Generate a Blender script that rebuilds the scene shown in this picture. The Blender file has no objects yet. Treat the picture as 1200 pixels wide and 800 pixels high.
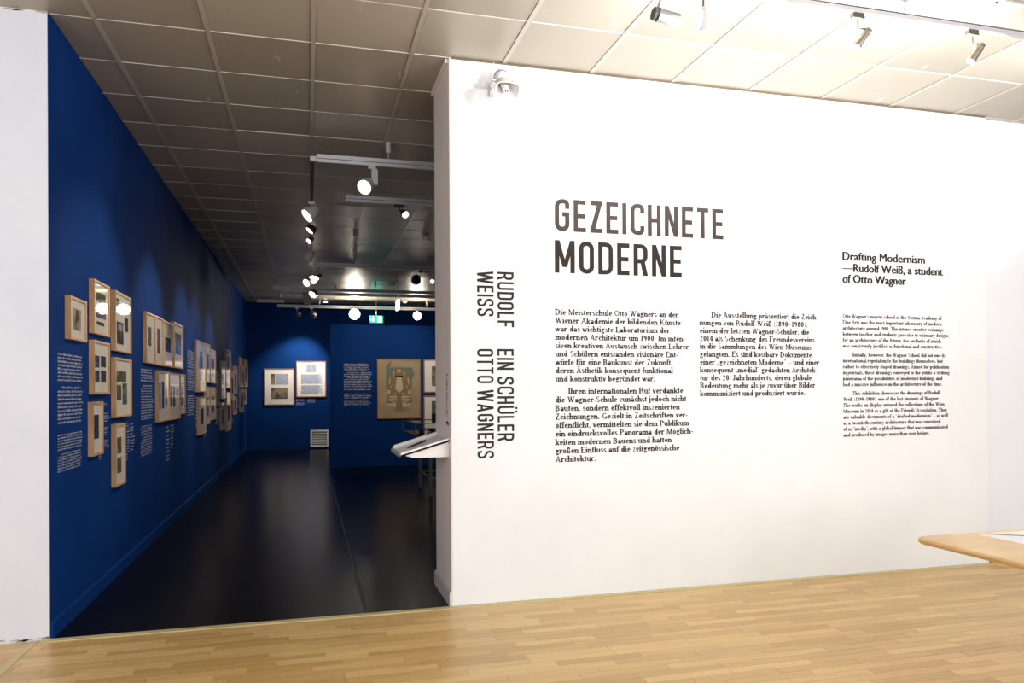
import bpy, bmesh, math, random
from mathutils import Vector, Matrix

# ------------------------------------------------------------------ camera, world, exposure
F_PX, YAW, PITCH, ROLL, CX, CY = 887.8223, 0.2649, 0.0027, -0.0058, 601.304, 455.13
EYE = Vector((0, 0, 1.5))
fw = Vector((math.sin(YAW)*math.cos(PITCH), math.cos(YAW)*math.cos(PITCH), math.sin(PITCH)))
rt = Vector((math.cos(YAW), -math.sin(YAW), 0)); up = rt.cross(fw)
rt2 = rt*math.cos(ROLL) + up*math.sin(ROLL); up2 = -rt*math.sin(ROLL) + up*math.cos(ROLL)
sc = bpy.context.scene
COL = sc.collection
cam = bpy.data.objects.new('camera', bpy.data.cameras.new('camera')); COL.objects.link(cam)
cam.data.lens = F_PX*36/1200; cam.data.sensor_width = 36
cam.data.shift_x = (600-CX)/1200; cam.data.shift_y = (CY-400)/1200
cam.data.clip_start = .05
M = Matrix((rt2, up2, -fw)).transposed().to_4x4(); M.translation = EYE
cam.matrix_world = M
sc.camera = cam
sc.view_settings.view_transform = 'Standard'; sc.view_settings.look = 'None'
sc.view_settings.gamma = 1; sc.view_settings.exposure = 0.3
sc.view_settings.use_curve_mapping = False
wd = bpy.data.worlds.new('world'); sc.world = wd; wd.use_nodes = True
bg = wd.node_tree.nodes['Background']; bg.inputs[0].default_value = (.93, .95, 1, 1); bg.inputs[1].default_value = 0.52

def lamp(kind, loc, energy, color=(1, .93, .84), aim=None, size=.05, angle=60, blend=.6, parent=None):
    l = bpy.data.lights.new(kind.lower()+'_light', kind); l.energy = energy; l.color = color
    if kind == 'AREA': l.shape = 'RECTANGLE'; l.size = size[0]; l.size_y = size[1]
    else: l.shadow_soft_size = size
    if kind == 'SPOT': l.spot_size = math.radians(angle); l.spot_blend = blend
    o = bpy.data.objects.new(l.name, l); COL.objects.link(o); o.location = loc
    if aim is not None: o.rotation_euler = (Vector(aim)-Vector(loc)).to_track_quat('-Z', 'Y').to_euler()
    return o

def at(u, v, ax, val):
    """the point on the plane (axis ax = val) of the room that lies at photo position u, v"""
    d = fw + rt2*((u-CX)/F_PX) - up2*((v-CY)/F_PX)
    return EYE + d*((val-EYE[ax])/d[ax])

# the room, metres
H = 3.825            # ceiling height
XL, XC, XE = -1.52, .9675, 5.623    # blue wall, opening's right side, end of the title wall
Y0, YJ, YM, Y1 = 5.2, 5.846, 15.36, 20.6
TX, TY, TX0, TY0 = .656, .638, .047, 5.215

# daylight from the windows of the entrance hall (behind the camera), and an unseen fill added for the entrance wall
lamp('AREA', (3.6, -1.5, 2.0), 246, (.97, .985, 1), aim=(3.3, 5, 1.9), size=(6, 2.4))
lamp('AREA', (-3.5, .5, 2.2), 66, (.9, .93, 1), aim=(-2.5, 5, 1.6), size=(2.5, 2.2))

# ------------------------------------------------------------------ materials
def mat(name, col, rough=.5, metal=0, spec=.5, emit=None, est=0, coat=0):
    m = bpy.data.materials.new(name); m.use_nodes = True
    b = m.node_tree.nodes['Principled BSDF']
    b.inputs['Base Color'].default_value = (*col, 1); b.inputs['Roughness'].default_value = rough
    b.inputs['Metallic'].default_value = metal; b.inputs['Specular IOR Level'].default_value = spec
    b.inputs['Coat Weight'].default_value = coat
    if emit: b.inputs['Emission Color'].default_value = (*emit, 1); b.inputs['Emission Strength'].default_value = est
    return m
def nodes(m): return m.node_tree.nodes, m.node_tree.links, m.node_tree.nodes['Principled BSDF']
def noisy(name, c1, c2, scale=(3, 3, 3), rough=.5, bump=0, detail=4, lo=.35, hi=.65, **k):
    m = mat(name, c1, rough, **k); N, L, b = nodes(m)
    g = N.new('ShaderNodeNewGeometry'); mp = N.new('ShaderNodeMapping'); mp.inputs['Scale'].default_value = scale
    n = N.new('ShaderNodeTexNoise'); n.inputs['Scale'].default_value = 1; n.inputs['Detail'].default_value = detail
    r = N.new('ShaderNodeValToRGB'); r.color_ramp.elements[0].position = lo; r.color_ramp.elements[1].position = hi
    r.color_ramp.elements[0].color = (*c1, 1); r.color_ramp.elements[1].color = (*c2, 1)
    L.new(g.outputs['Position'], mp.inputs[0]); L.new(mp.outputs[0], n.inputs[0]); L.new(n.outputs[0], r.inputs[0]); L.new(r.outputs[0], b.inputs['Base Color'])
    if bump:
        bp = N.new('ShaderNodeBump'); bp.inputs['Strength'].default_value = bump; bp.inputs['Distance'].default_value = .004
        L.new(n.outputs[0], bp.inputs['Height']); L.new(bp.outputs[0], b.inputs['Normal'])
    return m
def plank_mat(name, island):
    m = mat(name, (.6, .4, .18), .38, coat=.15); N, L, b = nodes(m)
    b.inputs['Coat Roughness'].default_value = .3
    g = N.new('ShaderNodeNewGeometry'); oi = N.new('ShaderNodeObjectInfo')
    rnd = g.outputs['Random Per Island'] if island else oi.outputs['Random']
    cr = N.new('ShaderNodeValToRGB'); e = cr.color_ramp.elements
    e[0].position = 0; e[0].color = (.54, .33, .105, 1); e[1].position = 1; e[1].color = (.74, .51, .205, 1)
    x = e.new(.5); x.color = (.64, .415, .150, 1)
    mp = N.new('ShaderNodeMapping'); mp.inputs['Scale'].default_value = (3, 60, 60)
    ad = N.new('ShaderNodeVectorMath'); ad.operation = 'ADD'
    n = N.new('ShaderNodeTexNoise'); n.inputs['Scale'].default_value = 1; n.inputs['Detail'].default_value = 6
    mx = N.new('ShaderNodeMix'); mx.data_type = 'RGBA'; mx.blend_type = 'MULTIPLY'; mx.inputs[0].default_value = .35
    r2 = N.new('ShaderNodeValToRGB'); r2.color_ramp.elements[0].position = .3; r2.color_ramp.elements[1].position = .62
    r2.color_ramp.elements[0].color = (.55, .5, .45, 1)
    L.new(rnd, cr.inputs[0]); L.new(g.outputs['Position'], mp.inputs[0]); L.new(mp.outputs[0], ad.inputs[0])
    cb = N.new('ShaderNodeCombineXYZ'); ml = N.new('ShaderNodeMath'); ml.operation = 'MULTIPLY'; ml.inputs[1].default_value = 40
    L.new(rnd, ml.inputs[0]); L.new(ml.outputs[0], cb.inputs[0]); L.new(cb.outputs[0], ad.inputs[1])
    L.new(ad.outputs[0], n.inputs[0]); L.new(n.outputs[0], r2.inputs[0])
    L.new(cr.outputs[0], mx.inputs[6]); L.new(r2.outputs[0], mx.inputs[7]); L.new(mx.outputs[2], b.inputs['Base Color'])
    return m
def tile_mat():
    m = mat('ceiling_metal', (.33, .29, .24), .42, metal=.25); N, L, b = nodes(m)
    g = N.new('ShaderNodeNewGeometry'); oi = N.new('ShaderNodeObjectInfo')
    # scuffs and flaked paint
    mp = N.new('ShaderNodeMapping'); mp.inputs['Scale'].default_value = (14, 3, 1)
    n = N.new('ShaderNodeTexNoise'); n.inputs['Scale'].default_value = 1; n.inputs['Detail'].default_value = 7
    L.new(g.outputs['Position'], mp.inputs[0]); L.new(mp.outputs[0], n.inputs[0])
    r = N.new('ShaderNodeValToRGB'); r.color_ramp.elements[0].position = .68; r.color_ramp.elements[1].position = .71
    r.color_ramp.elements[0].color = (0, 0, 0, 1)
    L.new(n.outputs[0], r.inputs[0])
    mul = N.new('ShaderNodeMapRange'); mul.inputs[3].default_value = .85; mul.inputs[4].default_value = 1.12
    L.new(oi.outputs['Random'], mul.inputs[0])
    hs = N.new('ShaderNodeHueSaturation'); hs.inputs['Color'].default_value = (.455, .40, .315, 1); L.new(mul.outputs[0], hs.inputs['Value'])
    mx = N.new('ShaderNodeMix'); mx.data_type = 'RGBA'; L.new(r.outputs[0], mx.inputs[0]); L.new(hs.outputs[0], mx.inputs[6]); mx.inputs[7].default_value = (.55, .5, .48, 1)
    L.new(mx.outputs[2], b.inputs['Base Color'])
    v = N.new('ShaderNodeTexVoronoi'); v.inputs['Scale'].default_value = 170; v.inputs['Randomness'].default_value = 0
    L.new(g.outputs['Position'], v.inputs['Vector'])
    bp = N.new('ShaderNodeBump'); bp.inputs['Strength'].default_value = .15; bp.inputs['Distance'].default_value = .002
    L.new(v.outputs['Distance'], bp.inputs['Height']); L.new(bp.outputs[0], b.inputs['Normal'])
    return m
def glass_mat(name, tint=(1, 1, 1)):
    m = bpy.data.materials.new(name); m.use_nodes = True; N = m.node_tree.nodes; L = m.node_tree.links; N.clear()
    o = N.new('ShaderNodeOutputMaterial'); t = N.new('ShaderNodeBsdfTransparent'); g = N.new('ShaderNodeBsdfGlossy')
    t.inputs[0].default_value = (*tint, 1); g.inputs['Roughness'].default_value = .02
    f = N.new('ShaderNodeLayerWeight'); x = N.new('ShaderNodeMixShader')
    pw = N.new('ShaderNodeMath'); pw.operation = 'POWER'; pw.inputs[1].default_value = 5; ma = N.new('ShaderNodeMath'); ma.operation = 'MULTIPLY_ADD'
    ma.inputs[1].default_value = .9; ma.inputs[2].default_value = .035; f.inputs[0].default_value = .5
    L.new(f.outputs['Facing'], pw.inputs[0]); L.new(pw.outputs[0], ma.inputs[0]); L.new(ma.outputs[0], x.inputs[0]); L.new(t.outputs[0], x.inputs[1]); L.new(g.outputs[0], x.inputs[2]); L.new(x.outputs[0], o.inputs[0])
    return m
def sketch_mat(name, paper, ink, scale=30, lo=.5, hi=.62, kind='lines'):
    """a pencil or ink drawing as flat print: soft masses plus fine lines, in object space"""
    m = mat(name, paper, .8); N, L, b = nodes(m)
    tc = N.new('ShaderNodeTexCoord'); 
    n = N.new('ShaderNodeTexNoise'); n.inputs['Scale'].default_value = scale; n.inputs['Detail'].default_value = 8
    w = N.new('ShaderNodeTexBrick'); w.inputs['Scale'].default_value = scale*2.2; w.inputs['Mortar Size'].default_value = .045
    w.inputs['Color1'].default_value = (1, 1, 1, 1); w.inputs['Color2'].default_value = (.75, .75, .75, 1); w.inputs['Mortar'].default_value = (.25, .25, .25, 1)
    sp = N.new('ShaderNodeSeparateXYZ'); cb = N.new('ShaderNodeCombineXYZ')
    L.new(tc.outputs['Object'], sp.inputs[0]); L.new(sp.outputs[0], cb.inputs[0]); L.new(sp.outputs[2], cb.inputs[1])
    L.new(cb.outputs[0], w.inputs[0]); L.new(cb.outputs[0], n.inputs[0])
    r = N.new('ShaderNodeValToRGB'); r.color_ramp.elements[0].position = lo; r.color_ramp.elements[1].position = hi
    r.color_ramp.elements[0].color = (*ink, 1); r.color_ramp.elements[1].color = (*paper, 1)
    mx = N.new('ShaderNodeMix'); mx.data_type = 'RGBA'; mx.blend_type = 'MULTIPLY'; mx.inputs[0].default_value = .45
    L.new(n.outputs[0], r.inputs[0]); L.new(r.outputs[0], mx.inputs[6]); L.new(w.outputs[0], mx.inputs[7]); L.new(mx.outputs[2], b.inputs['Base Color'])
    return m

MT = dict(
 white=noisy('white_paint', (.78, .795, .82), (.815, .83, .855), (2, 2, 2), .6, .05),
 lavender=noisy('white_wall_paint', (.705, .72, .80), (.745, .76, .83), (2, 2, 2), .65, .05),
 recess=noisy('daylit_white_paint', (.78, .80, .86), (.80, .82, .88), (2, 2, 2), .6),  # white with the blue of the daylight put into its colour
 jamb=noisy('warm_white_paint', (.84, .75, .71), (.87, .78, .74), (5, 5, 3), .6, .1),
 blue=noisy('blue_paint', (.0035, .029, .148), (.0045, .035, .172), (1.3, 1.3, 1.3), .7, .06, spec=.03),
 print_black=mat('black_vinyl', (.020, .013, .010), .6, spec=.25),
 print_brown=mat('dark_vinyl', (.045, .030, .022), .55, spec=.3),
 print_pale=mat('pale_vinyl', (.42, .46, .55), .6),
 black_floor=noisy('black_floor', (.003, .003, .0028), (.007, .006, .005), (2, 14, 1), .26, .12, spec=.12),
 seam=mat('floor_seam', (.012, .011, .010), .4),
 plank=plank_mat('oak_plank', False), plank_i=plank_mat('oak_plank_joined', True),
 sub=mat('sub_floor', (.12, .075, .035), .8),
 strip=noisy('pale_wood_strip', (.52, .42, .20), (.62, .52, .28), (3, 60, 3), .5),
 tile=tile_mat(), rail=mat('ceiling_rail', (.56, .50, .42), .4, metal=.3), cross=mat('ceiling_seam', (.70, .65, .58), .45),
 plenum=mat('plenum_black', (.03, .027, .022), .9),
 frame=noisy('oak_frame', (.42, .235, .11), (.56, .34, .17), (18, 18, 4), .45),
 frame_brown=noisy('brown_frame', (.30, .14, .06), (.38, .19, .09), (18, 18, 4), .45),
 mat_board=mat('mat_board', (.70, .66, .58), .85), mat_white=mat('white_mat_board', (.82, .81, .78), .85),
 glass=glass_mat('picture_glass'), case_glass=glass_mat('case_glass', (.93, .98, .96)),
 track=mat('track_aluminium', (.62, .62, .66), .4, metal=.4), track_dark=mat('track_black', (.03, .03, .03), .5),
 lamp_white=mat('lamp_white', (.62, .60, .60), .4), lamp_black=mat('lamp_black', (.035, .033, .03), .4),
 lamp_grey=mat('lamp_grey', (.24, .23, .22), .35, metal=.5), adapter_brown=mat('adapter_brown', (.10, .085, .06), .7, spec=.2), chrome=mat('lamp_chrome', (.35, .31, .27), .25, metal=.9),
 lit=mat('lamp_lit', (1, .9, .8), .5, emit=(1, .80, .62), est=9), lit_hot=mat('lamp_hot', (1, .9, .8), .5, emit=(1, .93, .84), est=90),
 lit_dim=mat('lamp_dim', (1, .9, .8), .5, emit=(1, .78, .62), est=2.0), led=mat('led', (1, 1, 1), .5, emit=(.8, .95, 1), est=12),
 white_pl=mat('white_plastic', (.78, .76, .76), .35), dark=mat('dark_rubber', (.02, .017, .015), .6),
 exit_green=mat('exit_green', (.0, .35, .2), .4, emit=(.0, .85, .42), est=1.2), exit_white=mat('exit_white', (.9, 1, .95), .4, emit=(.85, 1, .95), est=2.2),
 table_wood=noisy('table_wood', (.66, .42, .17), (.77, .54, .25), (5, 5, 40), .35, coat=.2), table_white=mat('table_white', (.86, .88, .92), .15),
 leg_metal=mat('leg_metal', (.22, .23, .17), .45, metal=.2), base_wood=noisy('base_wood', (.50, .33, .16), (.56, .38, .19), (4, 4, 30), .5),
 paper=mat('white_paper', (.80, .77, .77), .7), navy=mat('navy_pen', (.012, .012, .04), .35), vent=mat('vent_metal', (.6, .58, .52), .4), vent_back=mat('vent_dark', (.05, .05, .045), .8),
 sk_brown=sketch_mat('print_brown_sketch', (.42, .30, .19), (.06, .035, .025), 9), sk_dark=sketch_mat('print_dark', (.10, .085, .08), (.02, .018, .02), 25),
 sk_green=sketch_mat('print_green', (.26, .25, .16), (.08, .09, .06), 14), sk_grey=sketch_mat('print_grey', (.36, .35, .36), (.10, .10, .14), 18),
 sk_tan=sketch_mat('print_tan', (.46, .38, .25), (.30, .23, .15), 9, .35, .6), sk_blue=sketch_mat('print_blue', (.50, .56, .74), (.20, .26, .46), 22, .25, .6),
 sk_photo=sketch_mat('print_photo', (.30, .24, .15), (.05, .045, .03), 5, .4, .55),
 plan_paper=noisy('plan_paper', (.34, .27, .17), (.40, .32, .20), (6, 6, 6), .85), plan_green=mat('plan_green', (.17, .19, .145), .85),
 plan_cream=mat('plan_cream', (.56, .46, .30), .85), plan_ink=mat('plan_ink', (.10, .07, .045), .85), plan_brown=mat('plan_brown', (.26, .165, .09), .85),
)

# ------------------------------------------------------------------ mesh helpers
class MB:
    def __init__(s): s.v = []; s.f = []
    def add(s, vs, fs):
        n = len(s.v); s.v += [tuple(v) for v in vs]; s.f += [tuple(i+n for i in f) for f in fs]; return s
    def box(s, x0, x1, y0, y1, z0, z1):
        return s.add([(x0, y0, z0), (x1, y0, z0), (x1, y1, z0), (x0, y1, z0), (x0, y0, z1), (x1, y0, z1), (x1, y1, z1), (x0, y1, z1)],
                     [(0, 3, 2, 1), (4, 5, 6, 7), (0, 1, 5, 4), (1, 2, 6, 5), (2, 3, 7, 6), (3, 0, 4, 7)])
    def tube(s, pts, r, n=10, cap=True):
        """rings along pts; r one radius or one per point"""
        pts = [Vector(p) for p in pts]; rs = r if isinstance(r, (list, tuple)) else [r]*len(pts); base = len(s.v); prev = None
        for i, p in enumerate(pts):
            d = (pts[min(i+1, len(pts)-1)]-pts[max(i-1, 0)])
            if d.length < 1e-9: d = prev
            d = d.normalized(); prev = d
            a = Vector((0, 0, 1)) if abs(d.z) < .9 else Vector((1, 0, 0))
            e = d.cross(a).normalized(); g = d.cross(e)
            for k in range(n):
                t = 2*math.pi*k/n; s.v.append(tuple(p+(e*math.cos(t)+g*math.sin(t))*rs[i]))
        for i in range(len(pts)-1):
            for k in range(n):
                a, b = base+i*n+k, base+i*n+(k+1) % n; s.f.append((a, b, b+n, a+n))
        if cap: s.f.append(tuple(base+k for k in range(n))[::-1]); s.f.append(tuple(base+(len(pts)-1)*n+k for k in range(n)))
        return s
    def poly(s, pts): return s.add(pts, [tuple(range(len(pts)))])
    def build(s, name, m, parent=None, bevel=0, smooth=False, recalc=True):
        me = bpy.data.meshes.new(name); me.from_pydata(s.v, [], s.f); me.update()
        me.materials.append(MT[m] if isinstance(m, str) else m)
        b = bmesh.new(); b.from_mesh(me)
        if recalc: bmesh.ops.recalc_face_normals(b, faces=b.faces)
        if bevel: bmesh.ops.bevel(b, geom=b.edges[:], offset=bevel, segments=2, affect='EDGES', clamp_overlap=True)
        b.to_mesh(me); b.free()
        if smooth:
            for p in me.polygons: p.use_smooth = True
            try: me.set_sharp_from_angle(angle=math.radians(40))
            except Exception: pass
        o = bpy.data.objects.new(name, me); COL.objects.link(o)
        if parent is not None: o.parent = parent
        return o
def tag(o, label=None, cat=None, group=None, kind=None):
    for k, v in (('label', label), ('category', cat), ('group', group), ('kind', kind)):
        if v: o[k] = v
    return o
def struct(o, label=None): return tag(o, label, 'wall' if o.name.startswith('wall') else None, kind='structure')
def thing(name, loc, label, cat, group=None, rz=0):
    o = bpy.data.objects.new(name, None); COL.objects.link(o); o.location = loc; o.rotation_euler = (0, 0, rz); o.empty_display_size = .1
    return tag(o, label, cat, group)
def box(name, m, x0, x1, y0, y1, z0, z1, parent=None, bevel=0): return MB().box(x0, x1, y0, y1, z0, z1).build(name, m, parent, bevel)

# ------------------------------------------------------------------ the shell
def setting(o, label, cat): o['kind'] = 'structure'; o['label'] = label; o['category'] = cat; return o
wall_left = setting(box('wall_left', 'blue', XL-.12, XL, Y0, Y1+.1, -.02, H+.1), 'long deep blue wall with framed pictures running into the dark gallery', 'wall')
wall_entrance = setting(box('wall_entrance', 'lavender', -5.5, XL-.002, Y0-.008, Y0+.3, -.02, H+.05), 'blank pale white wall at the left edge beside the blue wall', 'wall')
wall_centre = setting(box('wall_centre', 'white', XC+.001, XE, Y0, YJ-.001, 0, H), 'bright white wall carrying the black exhibition title and texts', 'wall')
jamb = box('jamb', 'jamb', XC-.006, XC+.001, Y0+.004, YJ, 0, H-.001, wall_centre); jamb['label'] = 'shaded warm grey end face of the white wall'
wall_recess = setting(box('wall_recess', 'recess', XE, 9, Y0+.06, YJ, 0, H), 'white wall tinted for cool daylight, set back beyond the end of the title wall', 'wall')
setting(box('baseboard_recess', 'base_wood', XE+.003, 9, Y0+.035, Y0+.06, .0, .1), 'plain wooden baseboard under the set back white wall', 'baseboard')
wall_back = setting(box('wall_back', 'blue', XL, 6.1, Y1, Y1+.1, -.02, H+.1), 'dark blue end wall far down the gallery', 'wall')
wall_middle = setting(box('wall_middle', 'blue', .432, 6.0, YM, YM+.18, 0, 2.83), 'blue partition lower than the ceiling with the large plan drawing', 'wall')
wall_right = setting(box('wall_right', 'blue', 6.0, 6.1, YJ, Y1, -.02, H+.1), 'blue side wall out of sight behind the title wall', 'wall')
# peeled plaster patches low on the entrance wall and along its top edge
rnd = random.Random(4)
pb = MB()
for k in range(26):
    x = XL-.02-rnd.random()*.55; w = .02+rnd.random()*.05
    z = rnd.random()*.012 if rnd.random() < .5 else H-.004-rnd.random()*.012
    pb.poly([(x, Y0-.0095, z), (x+w, Y0-.0095, z+rnd.random()*.006), (x+w*.8, Y0-.0095, z+.012), (x+w*.2, Y0-.0095, z+.009)])
o = pb.build('peeled_paint', mat('plaster_chip', (.45, .40, .36), .8), wall_entrance)
floor = setting(box('floor', 'sub', -5.5, 9, -3.5, Y0, -.08, -.0125), 'oak strip parquet floor of the bright entrance hall', 'floor')
dark_floor = setting(box('floor_gallery', 'black_floor', XL, 6.0, Y0, Y1, -.08, 0), 'black polished floor of the dark gallery', 'floor')
setting(box('trim_4', mat('stained_shadow_gap', (.16, .11, .07), .8), XC+.01, XE-.01, Y0-.005, Y0-.0003, H-.013, H-.001), 'thin stained strip coloured as the shadow gap between the title wall and the ceiling', 'trim')  # brown strip with the shade of the gap put into its colour
box('floor_seam', 'seam', .365, .385, Y0+.01, 15.3, 0, .0025, dark_floor)
# pale wooden strips at the foot of the wall, across the opening and along the floor joint
t1 = setting(box('trim_1', 'strip', -1.56, 5.70, Y0-.055, Y0-.001, -.012, .006), 'pale wooden strip along the foot of the white wall and across the opening', 'trim')
t2 = setting(box('trim_2', 'strip', -1.625, -1.58, -3.4, Y0-.009, -.012, .004), 'pale wooden strip in the parquet joint at lower left', 'trim')
# baseboards
setting(MB().add([(XL, Y0+.004, 0), (XL+.014, Y0+.004, 0), (XL+.014, Y0+.004, .092), (XL, Y0+.004, .105), (XL, Y1, 0), (XL+.014, Y1, 0), (XL+.014, Y1, .092), (XL, Y1, .105)],
        [(0, 1, 2, 3), (4, 7, 6, 5), (0, 4, 5, 1), (1, 5, 6, 2), (2, 6, 7, 3), (3, 7, 4, 0)]).build('baseboard_left', 'blue'), 'blue painted baseboard at the foot of the long blue wall', 'baseboard')
setting(box('baseboard_back', 'blue', XL+.014, 6, Y1-.014, Y1, 0, .13), 'blue painted baseboard at the foot of the far end wall', 'baseboard')
o = MB().add([(XC-.006, Y0+.001, 0), (XC-.022, Y0+.001, 0), (XC-.022, Y0+.001, .1), (XC-.006, Y0+.001, .115), (XC-.006, YJ+.012, 0), (XC-.022, YJ+.012, 0), (XC-.022, YJ+.012, .1), (XC-.006, YJ+.012, .115)],
        [(0, 1, 2, 3), (4, 7, 6, 5), (0, 4, 5, 1), (1, 5, 6, 2), (2, 6, 7, 3), (3, 7, 4, 0)]).build('baseboard_jamb', mat('jamb_base', (.60, .54, .53), .5), None)
setting(o, 'short grey white baseboard on the end face of the title wall', 'baseboard')
setting(box('trim_3', 'jamb', XC-.03, XC-.006, Y0+.03, YJ+.01, H-.03, H-.001), 'thin pale metal angle where the end of the title wall meets the ceiling', 'trim')

# parquet strips
PL, PW = .50, .0715
def proj(p):
    d = Vector(p)-EYE; z = d.dot(fw)
    return (CX+F_PX*d.dot(rt2)/z, CY-F_PX*d.dot(up2)/z) if z > .1 else None
pm = MB().box(0, PL-.0014, 0, PW-.0012, -.012, 0)
first = pm.build('parquet_strip', 'plank', floor, bevel=.0007); mesh = first.data
short = MB().box(0, PL*.5-.0014, 0, PW-.0012, -.012, 0).build('parquet_strip', 'plank', floor, bevel=.0007)
COL.objects.unlink(short); smesh = short.data; bpy.data.objects.remove(short)
seen, rest, cut = [], [], []
r = 0
y = Y0-.056-PW
while y > -3.4:
    off = rnd.random()*PL
    x = -5.5+off
    while x < 8.95:
        n = .5 if rnd.random() < .0 else 1
        L_ = PL*n; x1 = min(x+L_, 9)
        if x < -1.58 and x1 > -1.625:
            if x < -1.63: cut.append((x, -1.6258, y))
            if x1 > -1.575: cut.append((-1.5795, x1-.0014, y))
            x += L_; continue
        p = proj((x+L_/2, y+PW/2, 0)); q1 = proj((x, y, 0)); q2 = proj((x1, y+PW, 0))
        vis = p and any(q and -30 < q[0] < 1230 and q[1] < 812 for q in (p, q1, q2))
        (seen if vis and x1 < 8.9 else rest).append((x, y, n)); x += L_
    y -= PW
# the strips cut by the joint at lower left
seen.sort(key=lambda a: (a[0]-.8)**2+(a[1]-3.4)**2)
rest += seen[300:]; seen = seen[:300]
for i, (x, y, n) in enumerate(seen):
    if i == 0: o = first
    else: o = bpy.data.objects.new('parquet_strip', mesh); COL.objects.link(o); o.parent = floor
    o.location = (x, y, 0)
jm = MB()
for x, y, n in rest: jm.box(x, min(x+PL*n, 9)-.0014, y, y+PW-.0012, -.012, 0)
for a, b, y in cut: jm.box(a, b, y, y+PW-.0012, -.012, 0)
jm.box(-5.5, -1.6258, Y0-.0555, Y0-.0085, -.012, 0).box(-1.5795, -1.5605, Y0-.0555, Y0-.0085, -.012, 0)
o = jm.build('parquet_remainder', 'plank_i', floor); o['kind'] = 'stuff'

# ceiling: slab, metal tiles, rails
ceiling = setting(box('ceiling', 'plenum', -5.5, 9, -3.5, Y1+.1, H+.03, H+.1), 'suspended ceiling of square metal tiles in a metal grid', 'ceiling')
tm = MB().box(.016, TX-.016, .005, TY-.005, 0, .018).build('ceiling_tile', 'tile', ceiling, bevel=.003); tmesh = tm.data; used = False
rest = []
i0 = math.floor((-5.5-TX0)/TX); 
for i in range(i0, 15):
    for j in range(-13, 25):
        x = TX0+i*TX; y = TY0+j*TY
        if j >= 0 and x > 6: continue
        if j >= 0 and x+TX < XL: continue
        clip0, clip1 = x, x+TX
        if j >= 0 and x < XL: clip0 = XL
        if y+TY > Y1+.05: continue
        c = proj((x+TX/2, y+TY/2, H))
        vis = c and -60 < c[0] < 1260 and -40 < c[1] and (j < 0 or c[0] < 560)
        if vis and clip0 == x:
            if not used: o = tm; used = True
            else: o = bpy.data.objects.new('ceiling_tile', tmesh); COL.objects.link(o); o.parent = ceiling
            o.location = (x, y, H+rnd.random()*.0015); o.rotation_euler = (rnd.uniform(-.002, .002), rnd.uniform(-.002, .002), 0)
        elif vis:
            o = MB().box(clip0-x+.002, TX-.016, .005, TY-.005, 0, .018).build('ceiling_tile', 'tile', ceiling, bevel=.003); o.location = (x, y, H)
        else: rest.append((clip0, x+TX, y))
jm = MB()
for a, b, y in rest: jm.box(a+.016, b-.016, y+.005, y+TY-.005, H, H+.018)
o = jm.build('ceiling_tile_remainder', 'tile', ceiling); o['kind'] = 'stuff'
for i in range(i0+1, 14):
    x = TX0+i*TX
    y1 = Y1 if XL < x < 6 else Y0
    box('ceiling_rail', 'rail', x-.0155, x+.0155, -3.4, y1, H-.004, H+.02, ceiling)
for j in range(-13, 25):
    y = TY0+j*TY; 
    if y > Y1: break
    a, b = (-5.5, 9) if j < 0 else (XL, 6)
    box('seam_strip', 'cross', a, b, y-.004, y+.004, H-.0015, H+.02, ceiling)

# ------------------------------------------------------------------ lettering (flat vinyl on the walls)
def rounded(pts, r, closed=False, n=7):
    out = []; m = len(pts)
    for i, p in enumerate(pts):
        ri = r[i] if isinstance(r, (list, tuple)) else r
        if (not closed and i in (0, m-1)) or ri == 0: out.append(p); continue
        a, b = pts[i-1], pts[(i+1) % m]
        va = (a[0]-p[0], a[1]-p[1]); vb = (b[0]-p[0], b[1]-p[1]); la = math.hypot(*va); lb = math.hypot(*vb)
        q = min(ri, la*.499, lb*.499)
        s = (p[0]+va[0]/la*q, p[1]+va[1]/la*q); e = (p[0]+vb[0]/lb*q, p[1]+vb[1]/lb*q)
        for k in range(n):
            t = k/(n-1); w = .56
            # rational-ish quarter arc
            b0, b1, b2 = (1-t)**2, 2*t*(1-t)*1.0, t*t
            c = (b0*s[0]+b1*(p[0]*.9+(s[0]+e[0])*.05)+b2*e[0], b0*s[1]+b1*(p[1]*.9+(s[1]+e[1])*.05)+b2*e[1]); out.append(c)
    return out
def ribbon(Q, pts, t, closed=False):
    m = len(pts); L, R_ = [], []
    for i in range(m):
        a = pts[i-1] if (i or closed) else pts[0]; b = pts[(i+1) % m] if (i < m-1 or closed) else pts[-1]; p = pts[i]
        d1 = (p[0]-a[0], p[1]-a[1]); d2 = (b[0]-p[0], b[1]-p[1])
        l1 = math.hypot(*d1); l2 = math.hypot(*d2)
        if l1 < 1e-9: d1 = d2; l1 = l2
        if l2 < 1e-9: d2 = d1; l2 = l1
        n1 = (-d1[1]/l1, d1[0]/l1); n2 = (-d2[1]/l2, d2[0]/l2)
        n = (n1[0]+n2[0], n1[1]+n2[1]); q = n[0]*n1[0]+n[1]*n1[1]; q = max(q, .35)
        n = (n[0]/q*t/2, n[1]/q*t/2)
        L.append((p[0]+n[0], p[1]+n[1])); R_.append((p[0]-n[0], p[1]-n[1]))
    for i in range(m if closed else m-1):
        j = (i+1) % m; Q.append((L[i], L[j], R_[j], R_[i]))
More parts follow.
